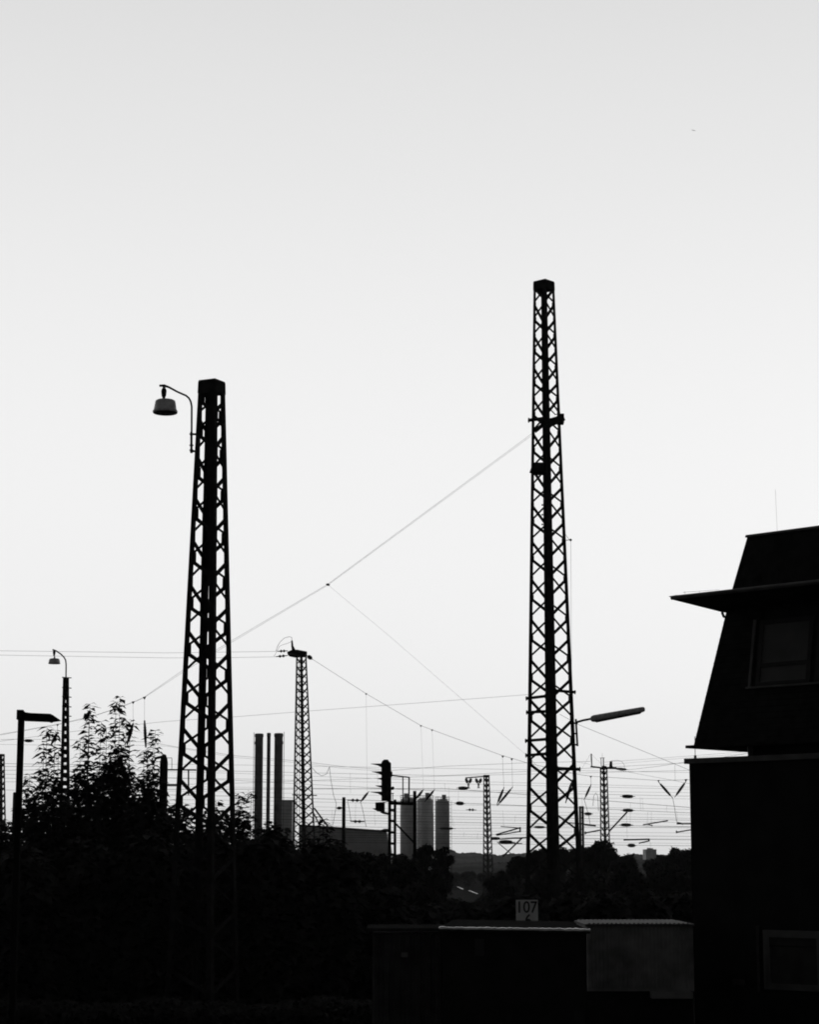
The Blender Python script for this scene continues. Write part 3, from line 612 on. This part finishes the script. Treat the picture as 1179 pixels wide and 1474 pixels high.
# core that carries the upper storey
MB().obox(B(1.32,.3,zp-.1), U*(LEN-2.2), Nn*(DEP-1.0), V((0,0,zf-zp+.2))).build('core_wall', M['render'], sb)
m_ = MB(); m_.bar(B(1.36,.2,zp), B(1.36,.2,zf+.02), .09, .09); m_.build('support', M['trim'], sb)
u0, v0 = .20, .0
def frus(z0, l0, z1, l1, u1=LEN, v1=DEP): return [B(u0+l0,v0+l0,z0),B(u1-l0,v0+l0,z0),B(u1-l0,v1-l0,z0),B(u0+l0,v1-l0,z0),B(u0+l1,v0+l1,z1),B(u1-l1,v0+l1,z1),B(u1-l1,v1-l1,z1),B(u0+l1,v1-l1,z1)]
BL = .51
MB().quadbox(frus(zf, 0, ze, BL)).build('upper_wall', M['slate'], sb)
m_ = MB()
nrow = 22                                  # slate courses, each a thin lip on the battered wall
for k in range(nrow):
    z0 = zf+.1+(ze-zf-.2)*k/nrow; l0 = BL*(z0-zf)/(ze-zf); zz = z0+.012
    if 7.0 < z0 < 8.35: segs = ((0,1.02),)
    else: segs = ((0, LEN-u0-2*l0),)
    for a_, L_ in segs:
        m_.quadbox([B(u0+l0+a_,v0+l0-.008,z0),B(u0+l0+a_+L_,v0+l0-.008,z0),B(u0+l0+a_+L_,v0+l0+.01,z0),B(u0+l0+a_,v0+l0+.01,z0),
                    B(u0+l0+a_,v0+l0-.002,zz),B(u0+l0+a_+L_,v0+l0-.002,zz),B(u0+l0+a_+L_,v0+l0+.01,zz),B(u0+l0+a_,v0+l0+.01,zz)])
m_.build('slate_course', M['slate'], sb)
m_ = MB(); m_.obox(B(u0-.12,v0-.10,zf-.05), U*(LEN-.1), Nn*(DEP+.2), V((0,0,.055))); m_.build('drip_edge', M['slate'], sb)
# eaves
oc = -.23
zt0, zt1 = zat(860, 39.86), zat(853, 39.87)
def ringbox(la, za_, lb, zb_, lc, zc_):    # eave: outer lip, top meets roof, soffit meets wall
    P4 = lambda l, z: [B(u0+l,v0+l,z),B(LEN-l,v0+l,z),B(LEN-l,DEP-l,z),B(u0+l,DEP-l,z)]
    m_ = MB(); a4, b4, c4 = P4(la,za_), P4(lb,zb_), P4(lc,zc_); a5 = P4(la, za_-.05)
    m_.v = [tuple(p) for p in a4+b4+c4+a5]
    for i in range(4):
        j = (i+1)%4
        m_.f += [(i,j,4+j,4+i),(12+i,12+j,j,i),(8+i,8+j,12+j,12+i)]
    m_.f += [(4,5,6,7),(8,9,10,11)]
    return m_
ringbox(oc, zt0, .50, zt1+.04, .42, zat(881,39.87)).build('eaves', M['slate'], sb)
m_ = MB(); m_.tube([B(u0+oc-.02,v0+oc-.03,zt0-.01), B(LEN-oc,v0+oc-.03,zt0-.01)], .042, 8); m_.tube([B(u0+oc-.07,v0+oc-.05,zt0+.02), B(u0+oc+.1,v0+oc-.02,zt0)], [.004,.04], 6)
m_.build('gutter', M['trim'], sb)
m_ = MB(); m_.tube([P(x,y,40.35) for x,y in ((1040.5,877),(1040.5,883),(1042.5,887.5),(1046,888.8),(1050,886.5),(1052,882))], .028, 7); m_.build('downpipe', M['trim'], sb, True)
R0, R1 = .58, .80
MB().quadbox(frus(zt1-.05, R0-.03, zr, R1)).build('roof', M['slate'], sb)
m_ = MB(); m_.quadbox(frus(zr+.003, R1-.03, zr+.05, R1-.02)); m_.build('roof_cap', M['trim'], sb)
m_ = MB(); q = P(1119.8, 768, 40.4); m_.tube([q-V((0,0,.1)), q+V((-.015,0,.88))], .0022, 5); m_.build('antenna', M['steel'], sb)
m_ = MB(); m_.tube([B(u0-.1,v0-.1,zt0+.10), B(u0+.4,v0+.4,zt0+.15)], .0025, 4)
for k in (.3,.7): m_.tube([B(u0-.22+k*.5,v0-.22+k*.5,zt0+.0), B(u0-.22+k*.5,v0-.22+k*.5,zt0+.12)], .0025, 4)
m_.build('roof_cable', M['steel'], sb)
# upper windows follow the battered wall
def bat(u, z, out=0.0): l = BL*(z-zf)/(ze-zf); return B(u, v0+l-out, z)
zw0, zw1 = zat(986, 38.9), zat(893, 39.2)
for k, (ua, ub) in enumerate(((1.52, 2.72), (2.82, 4.02), (4.12, 5.32), (5.42, 6.62))):
    fr = MB()
    def strip(ua_, ub_, za_, zb_, o0, o1, mm): mm.quadbox([bat(ua_,za_,o1),bat(ub_,za_,o1),bat(ub_,za_,o0),bat(ua_,za_,o0),bat(ua_,zb_,o1),bat(ub_,zb_,o1),bat(ub_,zb_,o0),bat(ua_,zb_,o0)])
    strip(ua, ua+.09, zw0, zw1, -.03, .03, fr); strip(ub-.09, ub, zw0, zw1, -.03, .03, fr)
    strip(ua+.09, ub-.09, zw1-.09, zw1, -.03, .028, fr); strip(ua+.09, ub-.09, zw0, zw0+.06, -.03, .028, fr); strip(ua+.09, ub-.09, zw0+.34, zw0+.42, -.03, .026, fr)
    wf = fr.build('window', M['darkframe'], sb)
    pn = MB(); strip(ua+.08, ub-.08, zw0+.05, zw1-.08, -.02, .012, pn); pn.build('pane', M['blind'], wf)
m_ = MB(); m_.quadbox([bat(1.34,zw0-.05,.08),bat(6.8,zw0-.05,.08),bat(6.8,zw0-.05,-.02),bat(1.34,zw0-.05,-.02),bat(1.34,zw0-.015,.08),bat(6.8,zw0-.015,.08),bat(6.8,zw0-.015,-.02),bat(1.34,zw0-.015,-.02)]); m_.build('sill', M['trim'], sb)
m_ = MB(); m_.quadbox([bat(1.36,zw0-.02,.035),bat(1.42,zw0-.02,.035),bat(1.42,zw0-.02,-.01),bat(1.36,zw0-.02,-.01),bat(1.36,zw1+.03,.035),bat(1.42,zw1+.03,.035),bat(1.42,zw1+.03,-.01),bat(1.36,zw1+.03,-.01)]); m_.build('window_jamb', M['trim'], sb)
# ground-floor window
a_, b_ = 1.66, 2.95; z0, z1 = zat(1425, 38.6), zat(1339, 38.6)
fr = MB()
for (p0, p1, q0, q1) in ((a_,a_+.14,z0,z1),(b_-.14,b_,z0,z1),(a_+.14,b_-.14,z1-.13,z1),(a_+.14,b_-.14,z0,z0+.11)):
    fr.obox(B(p0,.0,q0), U*(p1-p0), Nn*.08, V((0,0,q1-q0)))
wf = fr.build('window', M['frame'], sb)
MB().obox(B(a_+.13,.035,z0+.1), U*(b_-a_-.26), Nn*.02, V((0,0,z1-z0-.22))).build('pane', M['shed_grey'], wf)
MB().obox(B(a_+.14,.02,z0+(z1-z0)*.72), U*(b_-a_-.28), Nn*.03, V((0,0,.03))).build('glazing_bar', M['darkframe'], wf)
MB().obox(B(a_-.16,.02,z0-.05), U*.06, Nn*.03, V((0,0,z1-z0+.12))).build('window_surround', M['shed_grey'], sb)
MB().obox(B(.95,.02,1.42), U*.26, Nn*.03, V((0,0,.11))).build('name_plate', M['shed_grey'], sb)

# ------------------------------------------------------------------ sheds, container, board
Y1 = 32
a_, b_ = P(632, 1335.5, Y1), P(850, 1338.5, Y1)
t = empty('shed', (a_.x, Y1, 0), 'dark flat-roofed shed whose pale roof edge catches the light, in the foreground', 'shed')
MB().box((a_.x+.05, Y1+.06, 0), (b_.x-.05, Y1+4, a_.z-.06)).build('wall', M['shed'], t)
m_ = MB(); m_.quadbox([(a_.x,Y1,a_.z-.055),(b_.x,Y1,b_.z-.055),(b_.x,Y1+4.1,b_.z-.035),(a_.x+.3,Y1+4.1,a_.z-.035),(a_.x,Y1,a_.z-.01),(b_.x,Y1,b_.z-.01),(b_.x,Y1+4.1,b_.z+.02),(a_.x+.3,Y1+4.1,a_.z+.02)])
m_.build('roof', M['felt'], t)
m_ = MB(); n = 60; r0 = random.Random(11)
m_.tube([V((a_.x+(b_.x-a_.x)*k/n, Y1-.012, a_.z+(b_.z-a_.z)*k/n-.012+r0.uniform(-.003,.003))) for k in range(n+1)], [.031+r0.uniform(-.007,.005) for k in range(n+1)], 8)
m_.build('roof_edge', M['zinc'], t, True)
m_ = MB(); q0 = P(684,1352,Y1); q1 = P(697,1376,Y1)
m_.box((q0.x, Y1+.045, q1.z), (q1.x, Y1+.058, q0.z)); m_.build('hatch', M['shed_grey'], t)
q0, q1 = P(826,1454,Y1), P(843,1474,Y1); m_ = MB(); m_.box((q0.x, Y1+.02, q1.z-.1), (q1.x, Y1+.055, q0.z)); m_.build('meter_box', M['felt'], t)
def ribbed(m_, x0, x1, y, z0, z1, pitch, depth):
    n = int((x1-x0)/pitch)
    for k in range(n):
        xa = x0+k*pitch; m_.quadbox([(xa+pitch*.12,y-depth,z0),(xa+pitch*.5,y-depth,z0),(xa+pitch*.62,y+.001,z0),(xa,y+.001,z0),(xa+pitch*.12,y-depth,z1),(xa+pitch*.5,y-depth,z1),(xa+pitch*.62,y+.001,z1),(xa,y+.001,z1)])
Y2 = 32.4
a_, b_ = P(532, 1336, Y2), P(631, 1337, Y2)
t = empty('shed', (a_.x, Y2, 0), 'lower ribbed sheet-metal shed with a small pale sticker, left of the flat-roofed shed', 'shed')
MB().box((a_.x+.04, Y2+.03, 0), (b_.x+.5, Y2+1.3, a_.z-.08)).build('wall', M['shed_grey'], t)
m_ = MB(); ribbed(m_, a_.x+.05, b_.x+.4, Y2+.03, .05, a_.z-.09, .16, .03); m_.build('wall_sheet', M['shed_grey'], t)
MB().quadbox([(a_.x-.05,Y2-.05,a_.z-.05),(b_.x+.45,Y2-.05,a_.z-.05),(b_.x+.45,Y2+1.3,a_.z-.03),(a_.x-.05,Y2+1.3,a_.z-.03),(a_.x-.05,Y2-.05,a_.z),(b_.x+.45,Y2-.05,a_.z),(b_.x+.45,Y2+1.3,a_.z+.02),(a_.x-.05,Y2+1.3,a_.z+.02)]).build('roof', M['felt'], t)
q0, q1 = P(577.5,1371,Y2-.03), P(587,1378,Y2-.03); MB().box((q0.x,Y2-.012,q1.z),(q1.x,Y2-.006,q0.z)).build('sticker', M['frame'], t)
Y3 = 38
a_, b_ = P(845, 1329.5, Y3), P(998, 1330, Y3); zb_ = zat(1427, Y3)
t = empty('site_container', (a_.x, Y3, 0), 'pale corrugated container standing on a dark base between the shed and the signal box', 'container')
MB().box((a_.x, Y3, zb_), (b_.x, Y3+2.4, a_.z-.05)).build('wall', M['container'], t)
m_ = MB(); ribbed(m_, a_.x+.02, b_.x-.02, Y3, zb_+.06, a_.z-.06, .07, .015); m_.build('wall_sheet', M['container'], t)
m_ = MB(); m_.box((a_.x-.03, Y3-.06, a_.z-.045), (b_.x+.02, Y3+2.45, a_.z-.005))
n = int((b_.x-a_.x)/.08)
for k in range(n): m_.lathe((a_.x+.04+k*.08, Y3-.07, a_.z-.005), [(.022,0),(.022,2.5)], 8, V((0,1,0)))
m_.build('roof', M['trim'], t)
MB().box((a_.x-1.2, Y3+.1, 0), (b_.x, Y3+2.3, zb_-.005)).build('base', M['shed'], t)
m_ = MB(); q0, q1 = P(938,1428,Y3-.3), P(997,1437,Y3-.3); m_.box((q0.x, Y3-.4, q1.z), (q1.x, Y3-.05, q0.z)); m_.build('step', M['container'], t)
Yb = 41
q0, q1 = P(743.5,1336,Yb), P(774.5,1295.5,Yb)
t = empty('kilometre_board', P(759,1330,Yb), 'white trackside board reading 107 6 above the shed roof', 'sign')
MB().box((q0.x,Yb,q0.z-.05),(q1.x,Yb+.03,q1.z)).build('board', M['board'], t)
xm = (q0.x+q1.x)/2
MB().box((xm-.05,Yb+.031,0),(xm+.05,Yb+.12,q1.z-.1)).build('post', M['steel'], t)
def text(body, x, z, size, sxx, parent):
    cu = bpy.data.curves.new('lettering', 'FONT'); cu.body = body; cu.size = size; cu.align_x = 'CENTER'; cu.align_y = 'CENTER'; cu.extrude = .003; cu.offset = .002
    o = bpy.data.objects.new('tmp', cu); C.objects.link(o); bpy.context.view_layer.update()
    me = bpy.data.meshes.new_from_object(o.evaluated_get(bpy.context.evaluated_depsgraph_get()))
    C.objects.unlink(o); bpy.data.objects.remove(o)
    for v in me.vertices: v.co = V((v.co.x*sxx, -v.co.z, v.co.y))
    me.materials.append(M['paint']); ob = bpy.data.objects.new('lettering', me); C.objects.link(ob); ob.parent = parent
    ob.location = V((x, Yb-.005, z))-parent.location
text('107', xm-.01, zat(1306.5,Yb), .31, .90, t); text('6', xm+.02, zat(1325,Yb), .31, .90, t)

# ------------------------------------------------------------------ vegetation
def leafmesh(base, azim, length, width, droop, rise):     # arching leaves: quad + tip triangle each
    n = len(base); d = np.stack([np.cos(azim), np.sin(azim), np.zeros(n)], 1); s = np.stack([-np.sin(azim), np.cos(azim), np.zeros(n)], 1)
    tilt = rng.uniform(-.35, .35, n)[:,None]*np.array([0,0,1.]); s = s+tilt
    L_ = length[:,None]; W_ = width[:,None]
    up = np.array([0,0,1.])[None]
    p1 = base + d*L_*.45 + up*(rise[:,None]*L_); p2 = base + d*L_*.95 + up*((rise-droop)[:,None]*L_)
    vs = np.stack([base-s*W_*.12, base+s*W_*.12, p1+s*W_*.5, p1-s*W_*.5, p2], 1).reshape(-1,3)
    i = np.arange(n)[:,None]*5
    return vs, i+np.array([0,1,2,3]), i+np.array([3,2,4])
def fastmesh(name, vs, quads, tris, m_, parent):
    off = np.zeros(3); q = parent
    while q is not None: off += np.array(q.location); q = q.parent
    me = bpy.data.meshes.new(name); vs = vs-off
    nv, nq, nt_ = len(vs), len(quads), len(tris)
    me.vertices.add(nv); me.vertices.foreach_set('co', vs.astype(np.float32).ravel())
    me.loops.add(nq*4+nt_*3); me.loops.foreach_set('vertex_index', np.concatenate([quads.ravel(), tris.ravel()]).astype(np.int32))
    me.polygons.add(nq+nt_)
    me.polygons.foreach_set('loop_start', np.concatenate([np.arange(nq)*4, nq*4+np.arange(nt_)*3]).astype(np.int32))
    me.update(calc_edges=True); me.validate(); me.materials.append(m_)
    o = bpy.data.objects.new(name, me); C.objects.link(o); o.parent = parent; return o
def shrub(px, py, hw, Y, label, nshoot=12, fill=1500, tall=(), group='bushes below the broad mast', dens=1.0, leafL=.34, name='bush'):
    top = P(px, py, Y); H = top.z; Rw = hw/ppm(Y); c = V((top.x, Y, 0))
    t = empty(name, c, label, 'bush', group)
    st = MB(); bs, azs, Ls, rs = [], [], [], []
    tips = [(V((P(x, y, Y).x, Y+rng.uniform(-.4,.4), P(x, y, Y).z)), True) for x, y in tall]
    for k in range(nshoot):
        r = math.sqrt(rng.uniform(0,1)); a = rng.uniform(0, 2*math.pi)
        tips.append((V((c.x+Rw*r*math.cos(a), Y+Rw*r*math.sin(a), H*(1-.33*r*r)*rng.uniform(.86,1.0))), False))
    for tip, tl in tips:
        b0 = V((c.x+(tip.x-c.x)*.25, c.y+(tip.y-c.y)*.25, 0)); mid = V((c.x+(tip.x-c.x)*.85, c.y+(tip.y-c.y)*.85, tip.z*.5))
        st.tube([b0, mid, tip], [.035,.018,.004], 5)
        for j in range(7 if tl else 5):     # drooping tuft at the tip
            bs.append((tip.x, tip.y, tip.z-.04*j)); azs.append(rng.uniform(-1.2,1.2)+(0 if j % 2 else math.pi)); Ls.append(leafL*rng.uniform(.6,1.1)); rs.append(rng.uniform(-.3,.12))
        zlow = tip.z*.38; z = tip.z; k = 0
        while z > zlow:
            dz = (tip.z-z)
            tt = (z-mid.z)/(tip.z-mid.z) if z > mid.z else z/mid.z
            p = mid.lerp(tip, tt) if z > mid.z else b0.lerp(mid, tt)
            nl = 2 if dz < .6 else (3 if dz < 1.2 else 4)
            a0 = k*2.4+rng.uniform(-.3,.3)
            for j in range(nl):
                bs.append((p.x, p.y, p.z)); azs.append(a0+2*math.pi*j/nl+rng.uniform(-.3,.3)); Ls.append(leafL*rng.uniform(.6,1.05)*(.75+.25*min(1,dz/.5))); rs.append(rng.uniform(-.05,.18))
            z -= rng.uniform(.07,.15) if not (tl and dz < .9) else rng.uniform(.09,.14); k += 1
    nf = int(fill*dens*2.2)
    u = rng.uniform(-1,1,(nf*2,3)); u = u[(u**2).sum(1) < 1][:nf]
    zz = (.47+.47*u[:,2])*H
    keep = rng.uniform(0,1,len(u)) < np.clip(1.6-1.45*(zz/H)**4, .1, 1)
    u, zz = u[keep], zz[keep]
    fb = np.stack([c.x+u[:,0]*Rw*1.05, Y+u[:,1]*Rw, zz], 1)
    base = np.concatenate([np.array(bs), fb]); n = len(base)
    az_ = np.concatenate([np.array(azs), rng.uniform(0,6.28,len(fb))]); L_ = np.concatenate([np.array(Ls), rng.uniform(.2,.42,len(fb))*leafL/.34])
    rise = np.concatenate([np.array(rs), rng.uniform(-.1,.25,len(fb))])
    vs, q, tr = leafmesh(base, az_, L_, L_*rng.uniform(.32,.55,n), rng.uniform(.05,.42,n), rise)
    fastmesh('foliage', vs, q, tr, M['leaf'], t); st.build('stem', M['bark'], t)
for spec in (
    (72,1086,34,54,'bush with a thin crooked top under the square lamp head',8,1700,((66,1046),(76,1050),(60,1072),(86,1078))),
    (118,1076,34,55,'bush with one tall slender shoot, right of the slim lamp mast',8,1800,((132,1015),(129,1030),(148,1040),(113,1066))),
    (166,1052,40,56,'highest bush, its double leading shoot crossing the span wire',12,2600,((166,1010),(173,1004),(183,1036),(190,1040),(152,1048))),
    (214,1082,34,54,'bush with a single short shoot, left of the thick post',8,1700,((224,1052),(222,1060),(205,1080),(210,1078))),
    (258,1130,34,55,'low bush seen through the left side of the broad mast',10,1500,()),
    (310,1135,32,56,'low bush seen through the right side of the broad mast',9,1300,()),
    (348,1142,24,56,'thin bush right of the broad mast, below the left chimney',8,800,((362,1140),(343,1142))),
    (40,1120,26,57,'small bush just right of the square lamp post',7,900,((44,1115),(36,1122))),
    (8,1160,30,58,'low bush at the left edge of the photo',8,1100,()),
    (392,1163,36,60,'low bush at the foot of the chimneys',9,1300,()),
    (440,1186,32,62,'low bush at the foot of the slender mast',9,1200,((461,1176),(466,1180))),
    (476,1188,34,64,'low bush in front of the left end of the grey hall',9,1200,()),
    (522,1214,34,64,'low bush below the right end of the grey hall',9,1800,())):
    shrub(*spec)
for k, (px, py, hw, Y) in enumerate(((30,1205,60,50),(120,1190,60,51),(215,1185,55,51),(300,1178,60,52),(385,1184,60,52),(462,1200,55,53),(540,1262,50,54))):
    shrub(px, py, hw, Y, 'dense dark low bush in the row filling the lower left of the photo', 16, 4200, (), 'dense low bushes', 1.0, .42)
for k, px in enumerate((-10,70,150,230,310,390,470,530)):
    shrub(px, 1432+(k%3)*5, 60, 46.6+(k%2)*.6, 'dense dark low bush in the row filling the lower left of the photo', 8, 900, (), 'dense low bushes', 1.0, .2)
def tree(px, py, hw, Y, label, ybase=None, n=5200, lob=9, size=.27, group='trees beyond the sheds'):
    top = P(px, py, Y); H = top.z; Rw = hw/ppm(Y); c = V((top.x, Y, 0)); zc0 = max(.25*H, .4)
    t = empty('tree', c, label, 'tree', group)
    m_ = MB(); m_.tube([c, c+V((0.05*Rw,0,H*.4)), c+V((0,0,H*.75))], [.05*H**.8,.035*H**.8,.01], 7)
    lobes = []
    for k in range(lob):
        a = 2*math.pi*k/lob+rng.uniform(-.4,.4); rr = rng.uniform(.35,.68)*Rw; hz = rng.uniform(.35,.80)*H
        if k == 0: rr, hz = .12*Rw, .86*H
        lr = min(rng.uniform(.30,.46)*Rw, .38*H)
        hz = H*(1-.32*(rr/Rw)**2)*rng.uniform(.86,1.0)-lr*.85
        ce = np.array([c.x+rr*math.cos(a), Y+rr*math.sin(a), hz]); lobes.append((ce, lr))
        m_.tube([c+V((0,0,H*.3)), V(c+V((0,0,H*.3))).lerp(V(ce), .6)+V((0,0,.05*H)), V(ce)], [.03*H**.8,.018*H**.8,.008], 5)
    per = n//(lob+1); bs = []
    for ce, lr in lobes:
        u = rng.normal(size=(per,3)); u /= np.linalg.norm(u,axis=1)[:,None]; r = rng.uniform(.3,1.08,per)**.6
        bs.append(ce + u*(r*lr)[:,None]*np.array([1,1,.85]))
    u = rng.uniform(-1,1,(per*3,3)); u = u[(u**2).sum(1) < 1][:per]
    bs.append(np.array([c.x,Y,.45*H]) + u*np.array([Rw*.8,Rw*.8,.42*H]))
    base = np.concatenate(bs); base = base[base[:,2] > .15]; k = len(base)
    L_ = rng.uniform(.5,1.2,k)*min(size, .07+.16*Rw)
    vs, q, tr = leafmesh(base, rng.uniform(0,6.28,k), L_, L_*rng.uniform(.4,.7,k), rng.uniform(-.2,.8,k), rng.uniform(-.5,.6,k))
    fastmesh('crown', vs, q, tr, M['leaf_far'], t); m_.build('trunk', M['bark'], t)
for spec in ((611,1209,21,100,'tree crown in front of the middle silo'),(638,1211,17,98,'tree crown in front of the right silo, with a knobbly right edge'),(580,1222,20,102,'low tree crown at the foot of the signal'),(545,1219,22,104,'low tree crown left of the signal mast foot'),
    (632,1240,26,90,'broad low tree under the silos'),(745,1224,20,120,'tree crown left of the foot of the tallest mast'),(776,1216,20,125,'tree crown behind the foot of the tallest mast'),(808,1219,20,122,'tree crown just right of the foot of the tallest mast'),
    (866,1203,32,118,'broad rounded tree crown at the foot of the T-shaped mast'),(838,1207,22,124,'tree crown behind the small double post'),(902,1222,22,112,'lower tree crown sloping right below the T-shaped mast'),(946,1231,24,130,'low tree crown under the tiny building on the horizon'),
    (952,1224,8,150,'small tree top right of the tiny building on the horizon'),(992,1211,24,116,'rounded tree crown against the left edge of the signal box'),(970,1220,20,114,'tree crown stepping down left from the signal box'),
    (720,1248,24,100,'low tree left below the tallest mast'),(735,1262,20,85,'low bush-like tree above the numbered board'),(636,1252,14,330,'tiny far tree behind the glinting rails, leftmost'),(655,1255,13,335,'tiny far tree right above the glinting rails'),(676,1252,15,340,'tiny far tree between the rails and the small far mast'),(700,1254,15,332,'tiny far tree at the foot of the small far mast'),(722,1252,14,338,'tiny far tree right of the small far mast foot'),(780,1246,34,90,'broad low tree above the numbered board'),(846,1240,36,90,'broad low tree behind the shed, right of the tallest mast'),(908,1246,36,92,'broad low tree above the pale container'),(966,1242,34,92,'broad low tree beside the signal box wall'),
    (468,1208,32,90,'low tree below the left end of the hall'),(510,1220,30,92,'low tree below the middle of the hall'),(600,1262,34,70,'low tree left of the glinting rails')):
    tree(*spec)
rest = 'low dark bush in the row behind the foreground sheds'
shrub(566, 1221, 20, 74, 'dark bush hiding the lower part of the signal mast', 12, 2200, (), 'low bushes behind the sheds', 1.0, .26)
shrub(592, 1226, 20, 74, 'dark bush hiding the foot of the post beside the signal', 12, 2200, (), 'low bushes behind the sheds', 1.0, .26)
for k, px in enumerate((560,610,820,870,925,980,745,680)):
    shrub(px, 1292 if px < 700 else 1275, 36, 60+k%3, rest, 12, 2400, (), 'low bushes behind the sheds', 1.0, .40)

shrub(706, 1281, 22, 120, 'small bush right of the glinting rail pieces', 10, 1200, (), 'low bushes behind the sheds', 1.0, .35)
shrub(650, 1290, 26, 118, 'small bush left of the glinting rail pieces', 10, 1200, (), 'low bushes behind the sheds', 1.0, .35)
# ------------------------------------------------------------------ bird
bp = P(999, 188, 600)
t = empty('bird', bp, 'tiny bird high in the sky at the upper right', 'bird')
m_ = MB(); m_.tube([bp+V(o) for o in ((.0,-.3,.0),(.02,-.1,.0),(0,.15,0),(0,.35,.02))], [.02,.07,.06,.01], 8); m_.build('body', M['feather'], t, True)
for s in (-1, 1):
    m_ = MB(); m_.prism([bp+V((s*x, y, z-s*x*.22)) for x, y, z in ((.04,-.12,.03),(.35,-.14,.10),(.75,.0,.05),(.4,.06,.08),(.04,.12,.02))], V((0,0,.03))); m_.build('wing', M['feather'], t)

# ------------------------------------------------------------------ haze
hz = MB(); hz.box((-900,-60,-1), (900,2400,60)); ho = hz.build('haze', M['black']); tag(ho, kind='stuff')
hm = bpy.data.materials.new('haze'); hm.use_nodes = True; t_ = hm.node_tree; t_.nodes.clear()
pv = t_.nodes.new('ShaderNodeVolumePrincipled'); oo = t_.nodes.new('ShaderNodeOutputMaterial'); t_.links.new(pv.outputs[0], oo.inputs['Volume'])
pv.inputs['Density'].default_value = .00006; pv.inputs['Color'].default_value = (.95,.95,.95,1); pv.inputs['Anisotropy'].default_value = .55
ho.data.materials.clear(); ho.data.materials.append(hm)
